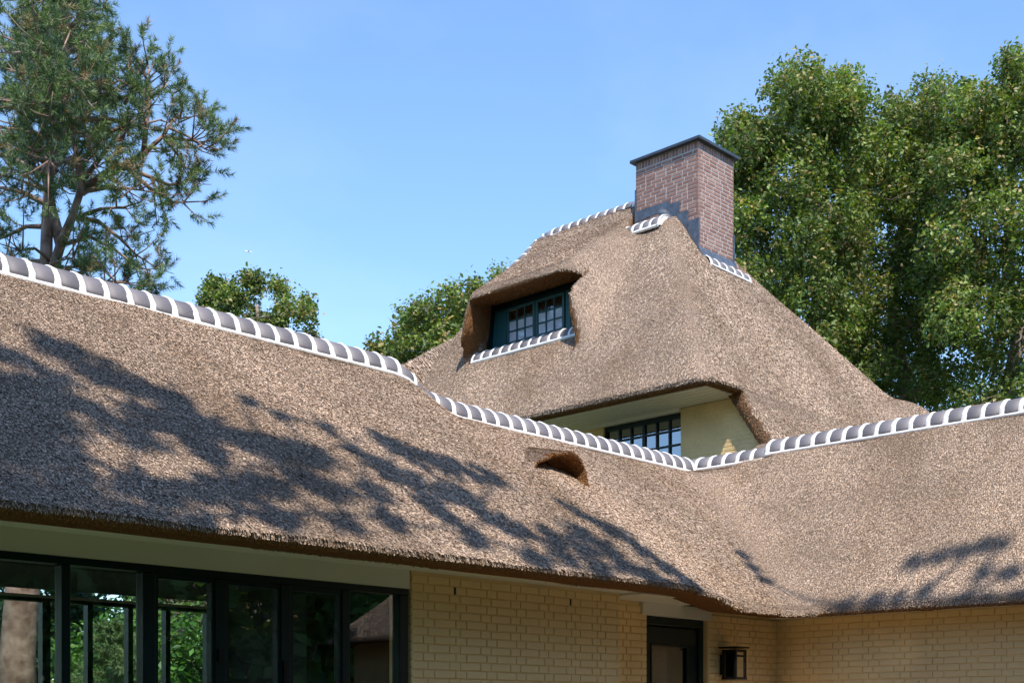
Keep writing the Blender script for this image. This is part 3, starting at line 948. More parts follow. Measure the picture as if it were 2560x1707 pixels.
mo.build('glazing_bead', M['green'], door, bevel=0.005)
MB().box((9.55, 7.345, 0.3), (10.12, 7.350, Z(0.66))).build('pane', M['glass'], door)
MB().box((9.55, 7.372, 0.3), (9.86, 7.378, Z(0.66))).build('curtain', M['brownin'], door)

# ---- upper window wall of the main house
def wall_top(y): return 4.66 if y > 10.5 else 4.66-1.5*(10.5-y)
b = MB()
poly = [(15.806, 9.3, Z(2.2)), (15.806, 9.3, Z(wall_top(9.3)-0.03)), (15.806, 10.48, Z(4.645)), (15.806, 11.56, Z(4.645)), (15.806, 11.56, Z(2.2))]
b.prism(poly, (0.2, 0, 0))
b.build('wall', M['paint'], house)
MB().box((15.806, 13.08, Z(2.2)), (16.0, 16.9, Z(4.60))).build('wall', M['paint'], house)
ur = flemish(11.56-9.35, Z(4.64), 35, off=0.1)
ur = [r for r in ur if (r[1]+r[3]) < Z(wall_top(11.56-r[0]-r[2])-0.0) and r[0] >= 0]
lay_bricks(ur, M['paint'], lambda u, z: ((15.8015, 11.56-u, z), -math.pi/2), 'painted_brick', house, 0, 0.002, thick=0.02)
ur = flemish(14.6-13.09, Z(4.585), 10, off=0.1)
lay_bricks([r for r in ur if r[0] >= 0], M['paint'], lambda u, z: ((15.8015, 14.6-u, z), -math.pi/2), 'painted_brick', house, 0, 0.002, thick=0.02)
MB().box((15.765, 11.56, Z(4.592)), (15.83, 16.9, Z(4.645))).build('trim_board', M['soffit'], house)
# soffit of long boards
nb = 6; x0, x1 = 14.98, 15.80
for k in range(nb):
    a = x0+(x1-x0)*k/nb; c = x0+(x1-x0)*(k+1)/nb
    MB().box((a+0.010, 10.52, Z(4.645)), (c-0.010, 16.8, Z(4.665)+0.001*k)).build('soffit_board', M['soffit'], house, bevel=0.003)
MB().box((x0, 10.50, Z(4.668)), (15.82, 16.9, Z(4.69))).build('soffit_backing', M['white'], house)
uw = MB()
uw.box((15.85, 11.56, Z(4.52)), (15.92, 13.08, Z(4.592))).box((15.85, 11.56, Z(2.4)), (15.92, 11.59, Z(4.52))).box((15.85, 13.04, Z(2.4)), (15.92, 13.08, Z(4.52)))
upw = uw.build('upper_window', M['green'], house)
upw['label'] = 'wide green window with small panes under the main eave'
for y, w in ((11.815, 0.03), (12.06, 0.03), (12.31, 0.055), (12.56, 0.03), (12.80, 0.03)):
    MB().box((15.855, y-w/2, Z(2.4)), (15.91, y+w/2, Z(4.52))).build('glazing_bar', M['green'], upw)
zr = [4.345, 4.12, 3.90, 3.68, 3.46]
for zz in zr:
    ys = [11.59, 11.80, 11.83, 12.045, 12.075, 12.2825, 12.3375, 12.545, 12.575, 12.785, 12.815, 13.04]
    for i in range(0, 12, 2):
        MB().box((15.858, ys[i], Z(zz-0.013)), (15.906, ys[i+1], Z(zz+0.013))).build('glazing_bar', M['green'], upw)
levels = [4.52]+zr+[2.4]
ycol = [(11.59, 11.80), (11.83, 12.045), (12.075, 12.2825), (12.3375, 12.545), (12.575, 12.785), (12.815, 13.04)]
for ya, yb in ycol:
    for i in range(len(levels)-1):
        t_, b_ = levels[i]-(0.0 if i == 0 else 0.013), levels[i+1]+0.013
        o = MB().box((-0.002, ya, Z(b_)), (0.002, yb, Z(t_))).build('pane', M['skyglass'], upw)
        o.location.x += 15.885
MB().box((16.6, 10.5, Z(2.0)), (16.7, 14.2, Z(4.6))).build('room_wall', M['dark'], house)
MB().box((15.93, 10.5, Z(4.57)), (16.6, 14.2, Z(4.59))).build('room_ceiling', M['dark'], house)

# ---- dormer window
dw = MB()
dw.prism([(16.18, 13.75, Z(6.2)), (16.18, 14.02, Z(7.30)), (16.18, 15.82, Z(7.30)), (16.18, 16.03, Z(6.2))], (0.03, 0, 0))
dback = dw.v; 
# cladding built round the two sashes
YA, YB, ZA, ZB = 14.20, 15.545, 6.455, 7.10
dorm = MB().box((16.13, YA-0.02, Z(ZB)), (16.20, YB+0.02, Z(7.34))).build('dormer_window', M['green'], house)
dorm['label'] = 'dark green dormer window with two nine-pane sashes under the thatch hood'
MB().box((16.09, 13.9, Z(7.105)), (16.13, 15.86, Z(7.135))).build('head_moulding', M['green'], dorm)
MB().box((16.125, 13.9, Z(7.14)), (16.13, 15.86, Z(7.33))).build('head_board', M['green'], dorm)
nbd = 4
for k in range(nbd):       # upright boards left of the sashes
    a = YB+0.02+k*0.115
    MB().box((16.135+0.002*(k % 2), a+0.004, Z(6.15)), (16.175, a+0.111, Z(7.32))).build('cladding_board', M['teal'], dorm, bevel=0.004)
for k in range(5):
    a = YA-0.02-k*0.115
    MB().box((16.135+0.002*(k % 2), a-0.111, Z(6.15)), (16.175, a-0.004, Z(7.32))).build('cladding_board', M['teal'], dorm, bevel=0.004)
MB().prism([(16.05, 15.80, Z(7.32)), (16.05, 15.90, Z(7.32)), (16.05, 16.05, Z(6.2)), (16.05, 15.93, Z(6.2))], (0.08, 0, 0)).build('corner_post', M['green'], dorm)
MB().box((16.10, YA-0.02, Z(6.15)), (16.19, YB+0.02, Z(ZA-0.003))).build('sill', M['green'], dorm, bevel=0.006)
MB().box((16.05, YA-0.05, Z(ZA-0.045)), (16.10, YB+0.05, Z(ZA-0.015))).build('sill', M['green'], dorm, bevel=0.004)
def sash(y0, y1, z0, z1):
    fr = 0.05
    s = MB()
    s.box((16.125, y0, Z(z1-fr)), (16.165, y1, Z(z1))).box((16.125, y0, Z(z0)), (16.165, y1, Z(z0+fr)))
    s.box((16.125, y0, Z(z0+fr)), (16.165, y0+fr, Z(z1-fr))).box((16.125, y1-fr, Z(z0+fr)), (16.165, y1, Z(z1-fr)))
    so = s.build('sash', M['teal'], dorm, bevel=0.004)
    W = (y1-y0-2*fr); Hh = (z1-z0-2*fr); bw = 0.022
    ys = [y0+fr+W*k/3 for k in range(4)]; zs = [z0+fr+Hh*k/3 for k in range(4)]
    for k in (1, 2):
        MB().box((16.13, ys[k]-bw/2, Z(zs[0])), (16.16, ys[k]+bw/2, Z(zs[3]))).build('glazing_bar', M['teal'], dorm)
        for j in range(3):
            MB().box((16.132, ys[j]+(bw/2 if j else 0), Z(zs[k]-bw/2)), (16.158, ys[j+1]-(bw/2 if j < 2 else 0), Z(zs[k]+bw/2))).build('glazing_bar', M['teal'], dorm)
    for i in range(3):
        for j in range(3):
            MB().box((16.145, ys[i]+(bw/2 if i else 0), Z(zs[j]+(bw/2 if j else 0))), (16.149, ys[i+1]-(bw/2 if i < 2 else 0), Z(zs[j+1]-(bw/2 if j < 2 else 0)))).build('pane', M['dglass'], dorm)
    # pale blind hanging over the lower two rows, room behind
    MB().box((16.152, y0+0.02, Z(z0+0.02)), (16.156, y1-0.02, Z(zs[2]-0.01))).build('blind', M['blind'], dorm)
sash(YA, YA+0.655, ZA, ZB)
sash(YA+0.675, YB, ZA, ZB)
MB().box((16.128, YA+0.655, Z(ZA)), (16.17, YA+0.675, Z(ZB))).build('centre_post', M['green'], dorm)
MB().box((16.5, YA-0.1, Z(6.3)), (16.55, YB+0.1, Z(7.25))).build('room_wall', M['brownin'], dorm)  # brown colour stands in for the hood's reflection in the upper panes

# dark back of the roof vent
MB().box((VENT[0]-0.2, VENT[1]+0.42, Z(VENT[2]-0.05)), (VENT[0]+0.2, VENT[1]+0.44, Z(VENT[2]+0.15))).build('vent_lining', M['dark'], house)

# ------------------------------------------------------------------ wall lantern
lan = empty('wall_lantern', (10.60, 7.16, Z(0.35)), 'black metal box lantern on the cream brick wall beside the green door', 'lantern')
x0, x1, y0, y1, z0, z1 = 10.51, 10.70, 7.03, 7.19, Z(0.345), Z(0.640)
t = 0.024
for x in (x0, x1-t):
    for y in (y0, y1-t):
        MB().box((x, y, z0+t), (x+t, y+t, z1-t)).build('post', M['black'], lan)
MB().box((x0-0.004, y0-0.004, z0), (x1+0.004, y1+0.004, z0+t)).build('base', M['black'], lan)
MB().box((x0-0.02, y0-0.02, z1+0.012), (x1+0.02, y1+0.03, z1+0.026)).build('roof_plate', M['black'], lan)
MB().box((x0, y0, z1-t), (x1, y1, z1-0.002)).build('top_rail', M['black'], lan)
MB().box((10.55, 7.19, z0+0.05), (10.66, 7.24, z1-0.05)).build('wall_bracket', M['black'], lan)
MB().box((x0+t, y0+0.005, z0+t), (x1-t, y0+0.008, z1-t)).build('pane', M['glass'], lan)
MB().box((x0+0.005, y0+t, z0+t), (x0+0.008, y1-t, z1-t)).build('side_pane', M['dark_reflect'], lan)
MB().box((x0+t, y0, z1-0.075), (x1-t, y0+0.012, z1-0.055)).build('rail', M['black'], lan)
MB().tube([(10.60, 7.11, z0+t), (10.60, 7.11, z0+0.12)], [0.02, 0.02], 10).build('lamp_holder', M['black'], lan)
MB().tube([(10.60, 7.11, z0+0.12), (10.60, 7.11, z0+0.16), (10.60, 7.11, z0+0.2)], [0.018, 0.028, 0.012], 10).build('bulb', M['blind'], lan, True)

# ------------------------------------------------------------------ ground
gr = MB().box((-800, -800, -0.6), (800, 800, 0)).build('ground', M['grass'])
gr['kind'] = 'structure'
te = MB().box((6.2, -4.5, -0.1), (11.6, 7.4, 0.004)).build('shade_dark_terrace', M['shade_dark_terrace'])  # unseen ground, darkened as if shaded by the trees
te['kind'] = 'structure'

# ------------------------------------------------------------------ vegetation
def spot(px, dist, h=None):
    """a place at the given bearing (photo column) and distance from the viewpoint"""
    t = (px-1176)/2937.0
    return np.array([dist*(0.723+0.691*t), dist*(0.691-0.723*t), 0.0 if h is None else h+EYE])
def spoth(px, py, dist):
    return spot(px, dist, (1640-py)*dist/2937.0)

def leaf_cloud(C, R, nspr, nleaf, size, r, cols, colp, droop=0.5, sig=0.13):
    """leaf quads in little sprigs spread through clumps: C (k,3) centres, R (k,) radii"""
    ks = np.repeat(np.arange(len(C)), nspr)
    n = len(ks)
    u = r.normal(size=(n, 3)); u /= np.linalg.norm(u, axis=1, keepdims=True)
    rad = r.random((n, 1))**0.45
    S = C[ks]+u*rad*R[ks][:, None]*np.array([1, 1, 0.85])
    idx = np.repeat(np.arange(n), nleaf); m = len(idx)
    off = r.normal(size=(m, 3))*sig*np.array([1, 1, 1.4]); off[:, 2] -= np.abs(r.normal(size=m))*sig*droop*2
    P = S[idx]+off
    a = r.normal(size=(m, 3)); a /= np.linalg.norm(a, axis=1, keepdims=True)
    nrm = r.normal(size=(m, 3))*0.8+u[idx]*0.5+np.array([0, 0, 0.75]); nrm /= np.linalg.norm(nrm, axis=1, keepdims=True)
    a = a-nrm*(a*nrm).sum(1, keepdims=True); a /= np.linalg.norm(a, axis=1, keepdims=True)
    bb = np.cross(nrm, a)
    s = size*r.uniform(0.5, 1.5, (m, 1))
    q = np.stack([P-a*s*0.55, P+bb*s*0.33+nrm*s*0.06, P+a*s*0.6, P-bb*s*0.33+nrm*s*0.06], 1)
    V = q.reshape(-1, 3)
    F = (np.arange(m)*4)[:, None]+np.array([[0, 1, 2, 3]])
    ci = r.choice(len(cols), size=n, p=colp)
    base = np.array(cols)[ci][idx]
    alt = np.array(cols)[r.choice(len(cols), size=m, p=colp)]
    c = np.where(r.random((m, 1)) < 0.6, base, alt)*r.uniform(0.7, 1.3, (m, 1))
    return V, F, np.repeat(c, 4, axis=0), S

def limb(b, p0, p1, r0, r1, r, n=5, wig=0.06, sides=6):
    p0 = np.array(p0, float); p1 = np.array(p1, float)
    L = np.linalg.norm(p1-p0)
    pts = []
    for i in range(n+1):
        t = i/n
        p = p0*(1-t)+p1*t
        if 0 < i < n: p = p+r.normal(size=3)*wig*L
        p[2] += 0.10*L*math.sin(math.pi*t)*0.4
        pts.append(tuple(p))
    b.tube(pts, [r0*(1-i/n)+r1*i/n for i in range(n+1)], sides)
    return pts

GREENS = [(0.125, 0.185, 0.036), (0.185, 0.240, 0.048), (0.066, 0.115, 0.028), (0.31, 0.225, 0.08), (0.24, 0.245, 0.062)]
GP = [0.34, 0.24, 0.20, 0.12, 0.10]
def crown_tree(name, label, cat, base, trunk_top, clumps, seed, size=0.094, nspr=58, nleaf=11, group=None, tr=0.3, cols=GREENS, colp=GP, sig=0.072, mat='bark', twigs=0.5):
    r = np.random.default_rng(seed)
    root = empty(name, tuple(base), label, cat, group)
    C = np.array([c[:3] for c in clumps]); R = np.array([c[3] for c in clumps])
    ns = np.maximum(4, (nspr*(R/R.mean())**2).astype(int))
    ks = [leaf_cloud(C[i:i+1], R[i:i+1], ns[i], nleaf, size, r, cols, colp, sig=sig) for i in range(len(C))]
    ks = [(k[0], k[1], k[2]*r.uniform(0.80, 1.35), k[3]) for k in ks]
    V = np.concatenate([k[0] for k in ks]); nv = np.cumsum([0]+[len(k[0]) for k in ks])
    F = np.concatenate([k[1]+nv[i] for i, k in enumerate(ks)])
    cc = np.concatenate([k[2] for k in ks])
    mesh_np('crown', V, F, M['leaf'], root, cols=cc)
    b = MB()
    base = np.array(base, float); top = np.array(trunk_top, float)
    tp = limb(b, base, top, tr, tr*0.35, r, 8, 0.012, 8)
    tp = np.array(tp)
    order = np.argsort(C[:, 2])
    nodes = [tuple(p) for p in tp[2:]]; nr = [tr*0.6]*len(nodes)
    for i in order:
        c = C[i]
        nd = np.array(nodes)
        dd = np.linalg.norm(nd-c, axis=1)+np.where(nd[:, 2] > c[2]+0.2, 4.0, 0)+0.25*np.abs(np.minimum(c[2]-nd[:, 2], 0))
        j = int(np.argmin(dd))
        pr = max(0.02, min(nr[j]*0.62, 0.11))
        pts = limb(b, nd[j], c, pr, pr*0.45, r, 4, 0.05, 5)
        nodes += [pts[2], pts[-1]]; nr += [pr*0.8, pr*0.6]
        S = ks[i][3]
        for p in S[r.random(len(S)) < twigs*12/max(12, len(S))]:
            limb(b, c+r.normal(size=3)*0.05, p, pr*0.4, 0.006, r, 2, 0.06, 3)
    b.build('trunk', M[mat], root, True)
    return root

def fill_clumps(outline, dist, depth, rad, n, seed, thin=0.0):
    """clump centres inside a crown outline given by (bearing px, height px) pairs at a distance"""
    r = np.random.default_rng(seed)
    poly = np.array(outline, float)
    lo, hi = poly.min(0), poly.max(0)
    out = []
    tries = 0
    def inside(x, y):
        c = False; j = len(poly)-1
        for i in range(len(poly)):
            xi, yi = poly[i]; xj, yj = poly[j]
            if (yi > y) != (yj > y) and x < (xj-xi)*(y-yi)/(yj-yi)+xi: c = not c
            j = i
        return c
    while len(out) < n and tries < n*60:
        tries += 1
        x, y = lo+(hi-lo)*r.random(2)
        if not inside(x, y): continue
        dd = dist+depth*r.uniform(-1, 1)
        p = spoth(x, y, dd)
        rr = rad*r.uniform(0.65, 1.3)
        if any(np.linalg.norm(p-q[:3]) < 0.62*(rr+q[3])*0.9 for q in out): continue
        out.append(np.array([*p, rr]))
    return out

def spires(lst, dist, seed):
    r = np.random.default_rng(seed); out = []
    for x, y0, y1, q in lst:
        n = max(3, int((y1-y0)/22))
        for i in range(n+1):
            t = i/n
            out.append(np.array([*spoth(x+r.normal()*7*t, y0+(y1-y0)*t, dist+r.normal()*0.3), q*(0.45+0.75*t)]))
    return out
# --- tall broadleaf trees behind the chimney on the right
tA = [(1660, 300), (1700, 275), (1745, 290), (1790, 300), (1800, 230), (1845, 180), (1880, 200), (1930, 185), (1975, 200), (1965, 250), (1945, 300), (1960, 420), (1950, 600), (1960, 940), (1840, 940), (1700, 640), (1680, 400)]
crown_tree('broadleaf_tree', 'tall broadleaf tree with brownish seed clusters rising directly behind the brick chimney', 'tree',
           spot(1850, 34), spoth(1880, 330, 34), fill_clumps(tA, 34, 2.2, 0.78, 92, 21)+[np.array([*spoth(x, y, 34), q]) for x, y, q in ((1850, 195, .35), (1945, 200, .4), (1700, 285, .4), (1960, 225, .35), (1800, 245, .4), (1665, 310, .3))]+spires([(1838, 172, 280, .42), (1888, 205, 300, .4), (1946, 180, 300, .45), (1702, 268, 380, .42), (1752, 285, 380, .4), (1662, 300, 400, .36), (1968, 215, 330, .3)], 33.2, 91), 31, group='broadleaf trees behind the house')
tB = [(1950, 310), (2000, 300), (2060, 240), (2110, 260), (2130, 200), (2165, 215), (2170, 280), (2160, 420), (2180, 600), (2170, 940), (1940, 940), (1940, 600)]
crown_tree('broadleaf_tree', 'broad leafy tree between the chimney tree and the tallest tree at the right', 'tree',
           spot(2075, 36), spoth(2070, 380, 36), fill_clumps(tB, 36, 2.2, 0.80, 84, 22)+[np.array([*spoth(x, y, 36), q]) for x, y, q in ((2135, 205, .38), (2060, 250, .4), (1995, 300, .4))]+spires([(2132, 190, 300, .40), (2068, 232, 330, .42), (2005, 290, 400, .40), (2162, 205, 320, .36), (2095, 262, 360, .4)], 35.2, 92), 32, group='broadleaf trees behind the house')
tC = [(2170, 300), (2215, 215), (2250, 210), (2290, 230), (2310, 140), (2340, 115), (2420, 110), (2480, 300), (2500, 940), (2170, 940), (2160, 600)]
crown_tree('broadleaf_tree', 'tallest broadleaf tree at the right with dark forking trunk and sky gaps', 'tree',
           spot(2300, 33), spoth(2330, 260, 33), fill_clumps(tC, 33, 2.2, 0.74, 96, 23)+[np.array([*spoth(x, y, 33), q]) for x, y, q in ((2315, 140, .32), (2325, 175, .4), (2220, 215, .4), (2270, 225, .3))]+spires([(2222, 182, 320, .40), (2262, 200, 330, .38), (2312, 112, 260, .38), (2345, 130, 300, .4), (2190, 250, 400, .36), (2290, 215, 340, .36)], 32.4, 93), 33, group='broadleaf trees behind the house')
# --- trees in the gap left of the main roof
tD = [(860, 820), (850, 790), (900, 770), (940, 740), (960, 700), (1000, 670), (1060, 650), (1100, 655), (1110, 760), (1050, 840), (930, 860)]
td = crown_tree('broadleaf_tree', 'leafy green tree with a bare twig beside the dormer of the main roof', 'tree',
           spot(1010, 30), spoth(1020, 740, 30), fill_clumps(tD, 30, 1.2, 0.40, 40, 24)+[np.array([*spoth(x, y, 30), q]) for x, y, q in ((865, 795, .28), (1030, 662, .3), (1085, 655, .3))], 34, size=0.085, nspr=34, sig=0.06, tr=0.13, group='broadleaf trees behind the house')
tE = [(465, 690), (480, 645), (540, 640), (590, 630), (640, 650), (680, 670), (718, 680), (712, 720), (670, 740), (640, 760), (560, 740), (470, 700)]
crown_tree('broadleaf_tree', 'small rounded broadleaf crown showing above the left wing ridge', 'tree',
           spot(590, 32), spoth(590, 700, 32), fill_clumps(tE, 32, 0.9, 0.34, 24, 25)+[np.array([*spoth(x, y, 32), q]) for x, y, q in ((500, 655, .3), (585, 640, .3), (640, 655, .3), (700, 690, .3), (480, 690, .25), (720, 765, .3))], 35, size=0.085, nspr=32, sig=0.06, tr=0.10, group='broadleaf trees behind the house')
tF = [(1130, 640), (1190, 620), (1200, 680), (1120, 700)]
crown_tree('broadleaf_tree', 'distant treetop just peeping over the dormer hood', 'tree',
           spot(1200, 40), spoth(1190, 680, 40), fill_clumps(tF, 40, 0.6, 0.45, 8, 26)+[np.array([*spoth(1140, 640, 40), .25]), np.array([*spoth(1175, 628, 40), .3])], 36, size=0.09, nspr=22, sig=0.10, group='broadleaf trees behind the house')

# bare twig on the tree beside the dormer
tw = MB(); r_ = np.random.default_rng(3)
limb(tw, spoth(1010, 800, 30), spoth(960, 770, 30), 0.03, 0.016, r_, 3, 0.02, 5)
limb(tw, spoth(1010, 800, 30), spoth(895, 735, 29.9), 0.028, 0.01, r_, 5, 0.015, 5)
for q in ((890, 728), (905, 728), (900, 740)): limb(tw, spoth(905, 742, 29.9), spoth(*q, 29.9), 0.008, 0.003, r_, 2, 0.03, 3)
tw.build('bare_twig', M['bark'], td)

# --- pine on the left
def tufts(P, D, r, needles=68, L=0.115, shoot=0.24, wid=0.0105, cols=None):
    """needle brushes: P tips base, D direction"""
    n = len(P)
    idx = np.repeat(np.arange(n), needles); m = len(idx)
    t = r.random((m, 1))
    d = D[idx]
    a = r.normal(size=(m, 3)); a -= d*(a*d).sum(1, keepdims=True); a /= np.linalg.norm(a, axis=1, keepdims=True)
    root = P[idx]+d*t*shoot
    dirn = d*(0.38+0.45*t)+a*(0.98-0.38*t); dirn /= np.linalg.norm(dirn, axis=1, keepdims=True)
    Ln = L*r.uniform(0.75, 1.2, (m, 1))
    side = np.cross(dirn, r.normal(size=(m, 3))); side /= np.linalg.norm(side, axis=1, keepdims=True)
    tip = root+dirn*Ln-np.array([0, 0, 1])*0.02*r.random((m, 1))
    V = np.stack([root-side*wid*0.5, root+side*wid*0.5, tip], 1).reshape(-1, 3)
    F = (np.arange(m)*3)[:, None]+np.array([[0, 1, 2]])
    ci = r.choice(len(cols), size=n, p=[0.30, 0.38, 0.22, 0.10])
    c = np.array(cols)[ci][idx]*r.uniform(0.7, 1.3, (m, 1))
    return V, F, np.repeat(c, 3, axis=0)

NEED = [(0.125, 0.190, 0.066), (0.170, 0.240, 0.078), (0.085, 0.140, 0.070), (0.29, 0.21, 0.10)]
def pine(root, boughs, seed, wood, ntuft=26, plume=0.42, **kw):
    """boughs: lists of world points; plumes of brushes follow the outer part of each bough"""
    r = np.random.default_rng(seed)
    P, D = [], []
    for pts, r0, dens in boughs:
        pts = np.array(pts, float)
        wood.tube([tuple(p) for p in pts], [r0*(1-0.8*i/(len(pts)-1)) for i in range(len(pts))], 6)
        seg = np.linalg.norm(np.diff(pts, axis=0), axis=1); tot = seg.sum()
        nsub = max(3, int(tot*4.2*dens))
        for k in range(nsub):
            s = tot*(1-0.75*r.random()**1.3)
            i = 0; ss_ = s
            while i < len(seg)-1 and ss_ > seg[i]: ss_ -= seg[i]; i += 1
            q = pts[i]+(pts[i+1]-pts[i])*min(1, ss_/seg[i])
            tg = (pts[i+1]-pts[i])/seg[i]
            out = r.normal(size=3); out -= tg*(out@tg); out /= np.linalg.norm(out)
            dirv = tg*r.uniform(0.2, 0.9)+out*0.8+np.array([0, 0, 0.25]); dirv /= np.linalg.norm(dirv)
            ln = r.uniform(0.3, 0.85)*plume/0.42
            e = q+dirv*ln
            mid = (q+e)/2-np.array([0, 0, 0.05])
            wood.tube([tuple(q), tuple(mid), tuple(e)], [0.016, 0.011, 0.006], 4)
            nt = max(3, int(ntuft*r.uniform(0.13, 0.26)))
            for _ in range(nt):
                u = r.uniform(0.45, 1.0)
                bp = q+(e-q)*u+r.normal(size=3)*0.06
                dd = dirv*0.6+r.normal(size=3)*0.5+np.array([0, 0, 0.45]); dd /= np.linalg.norm(dd)
                P.append(bp); D.append(dd)
    V, F, c = tufts(np.array(P), np.array(D), r, cols=NEED, **kw)
    return mesh_np('crown', V, F, M['needle'], root, cols=c)

pin = empty('pine_tree', tuple(spot(45, 22)), 'tall dark green pine with forked reddish trunk behind the left wing', 'tree')
wood = MB()
rp = np.random.default_rng(77)
def bp_(pts, d0=22.0, dd=0.0): return [spoth(x, y, d0+dd*i/(len(pts)-1)) for i, (x, y) in enumerate(pts)]
# trunks
wood.tube([tuple(p) for p in bp_([(42, 1640+214), (40, 1500), (50, 1380), (62, 1200), (85, 900), (105, 640), (108, 520), (112, 420), (125, 300), (140, 180), (150, 60), (160, -60), (165, -180)])],
          [0.36, 0.30, 0.29, 0.27, 0.19, 0.11, 0.098, 0.085, 0.075, 0.11, 0.08, 0.05, 0.02], 12)
wood.tube([tuple(p) for p in bp_([(85, 900), (115, 640), (140, 560), (165, 500), (185, 440), (178, 360), (160, 300)], 22, -0.6)], [0.11, 0.09, 0.082, 0.07, 0.06, 0.05, 0.035], 9)
wood.tube([tuple(p) for p in bp_([(140, 560), (118, 480), (105, 400), (118, 300)], 22, 0.6)], [0.10, 0.09, 0.075, 0.05], 8)
B = []
def bough(pts, r0=0.06, dens=1.0, d0=22.0, dd=0.0):
    pts = [(x-max(0, x-190)*0.13, y+24*min(1, max(0, x-190)/130)) for x, y in pts]
    B.append((bp_(pts, d0, dd), r0, dens))
# the long boughs reaching right
bough([(185, 440), (250, 390), (300, 360), (350, 330), (400, 290), (430, 250)], 0.09, 0.8)
bough([(350, 330), (360, 250), (368, 180), (362, 120)], 0.05, 1.3)
bough([(368, 200), (410, 170), (430, 190)], 0.03, 1.5)
bough([(368, 200), (350, 130), (345, 110)], 0.03, 1.6)
bough([(300, 220), (330, 170), (340, 150)], 0.03, 1.7)
bough([(400, 290), (450, 295), (490, 300), (525, 312)], 0.04, 1.5)
bough([(300, 360), (360, 380), (420, 400), (465, 395)], 0.05, 1.3)
bough([(300, 360), (370, 410), (430, 440), (462, 440)], 0.05, 1.6)
bough([(430, 250), (440, 265), (450, 240)], 0.03, 1.8)
bough([(128, 300), (200, 270), (270, 260), (330, 265), (400, 250)], 0.06, 1.1)
bough([(170, 500), (230, 500), (290, 530), (330, 560), (385, 590)], 0.05, 0.9)
bough([(150, 560), (210, 540), (270, 555), (330, 585), (375, 600)], 0.04, 0.8, 22, -1)
bough([(170, 500), (240, 470), (300, 455), (340, 440)], 0.04, 1.0, 22, -1)
bough([(120, 620), (180, 610), (240, 600), (290, 640)], 0.04, 1.4, 22, -1.5)
bough([(290, 640), (310, 610), (290, 640)], 0.03, 1.4)
bough([(110, 600), (160, 620), (220, 640), (300, 625)], 0.05, 1.5)
bough([(110, 600), (60, 600), (0, 590), (-60, 580)], 0.05, 1.4)
bough([(105, 620), (130, 600), (170, 590)], 0.04, 2.0, 22, -1)
bough([(108, 520), (60, 520), (20, 540), (-30, 560)], 0.05, 0.9)
bough([(108, 470), (50, 440), (0, 430), (-50, 440)], 0.06, 1.2)
bough([(105, 400), (60, 380), (20, 360), (-60, 330)], 0.07, 1.4)
bough([(190, 330), (240, 300), (300, 270), (350, 240)], 0.05, 1.3, 22, -0.8)
bough([(160, 300), (220, 240), (270, 215), (320, 200)], 0.05, 1.4, 22, 0.6)
bough([(150, 260), (200, 215), (250, 190), (290, 165)], 0.05, 1.4, 22, -0.5)
bough([(185, 420), (240, 350), (270, 310), (300, 300)], 0.05, 1.3, 22, -1.0)
bough([(185, 440), (250, 420), (310, 410), (360, 415)], 0.05, 1.2, 22, -1.2)
bough([(400, 290), (440, 330), (455, 360), (470, 385)], 0.03, 1.5)
bough([(420, 270), (470, 290), (500, 305), (515, 318)], 0.03, 1.6, 22, -0.3)
bough([(120, 600), (80, 570), (30, 575)], 0.04, 1.6, 22, -1)
# upper crown: whorls
for y0, reach, n in ((420, 150, 5), (360, 165, 7), (300, 180, 8), (240, 190, 9), (180, 180, 9), (120, 165, 9), (60, 150, 8), (0, 130, 7), (-60, 110, 6), (-120, 80, 5)):
    for k in range(n):
        a = 2*math.pi*(k+rp.random())/n
        d = 22+3.0*math.sin(a)*reach/190
        x0_ = 112+(420-y0)*0.09
        xr = math.cos(a)*reach*rp.uniform(0.75, 1.05)
        if xr > (60 if y0 < 200 else 110): xr = 60 if y0 < 200 else 110
        if y0 < 70 and xr < -70: xr = -70
        up = rp.uniform(-15, 45)
        bough([(x0_, y0+20), (x0_+xr*0.5, y0-up*0.3), (x0_+xr, y0-up)], 0.04, rp.uniform(0.55, 0.85), 22, d-22)
pine(pin, B, 5, wood)
wood.build('trunk', M['pinebark'], pin, True)

# --- garden shrubs and young conifer seen through the glazing
def bush(name, label, cat, px, dist, height, rad, seed, cols, n=26, size=0.10, group=None):
    r = np.random.default_rng(seed)
    c0 = spot(px, dist)
    cl = []
    for _ in range(n):
        a = r.uniform(0, 2*math.pi); z = height*r.uniform(0.12, 0.95)
        q = rad*math.sqrt(r.random())*(1-0.45*(z/height)**2)
        cl.append(np.array([c0[0]+q*math.cos(a), c0[1]+q*math.sin(a), z, 0.5*r.uniform(0.7, 1.2)]))
    return crown_tree(name, label, cat, c0, (c0[0], c0[1], height*0.7), cl, seed+100, size=size, nspr=40, nleaf=9, group=group, tr=0.07, cols=cols, colp=[0.4, 0.3, 0.2, 0.05, 0.05], sig=0.13, twigs=0.2)
BRIGHT = [(0.085, 0.20, 0.032), (0.13, 0.26, 0.045), (0.05, 0.125, 0.03), (0.17, 0.22, 0.055), (0.15, 0.27, 0.07)]
DARKG = [(0.022, 0.060, 0.022), (0.035, 0.085, 0.026), (0.014, 0.040, 0.016), (0.05, 0.09, 0.03), (0.04, 0.10, 0.03)]
G2 = 'garden shrubs seen through the glazing'
bush('garden_shrub', 'dark green shrub behind the pale trunk, seen through the glazing', 'shrub', 130, 27, 5.2, 2.2, 41, DARKG, 34, 0.12, G2)
bush('garden_shrub', 'bright green shrub left of the pale young conifer, seen through the glazing', 'shrub', 232, 24, 3.6, 1.2, 42, BRIGHT, 26, 0.10, G2)
bush('garden_shrub', 'tall mid-green shrub behind the pale young conifer, seen through the glazing', 'shrub', 270, 28, 5.4, 2.4, 43, BRIGHT, 36, 0.12, G2)
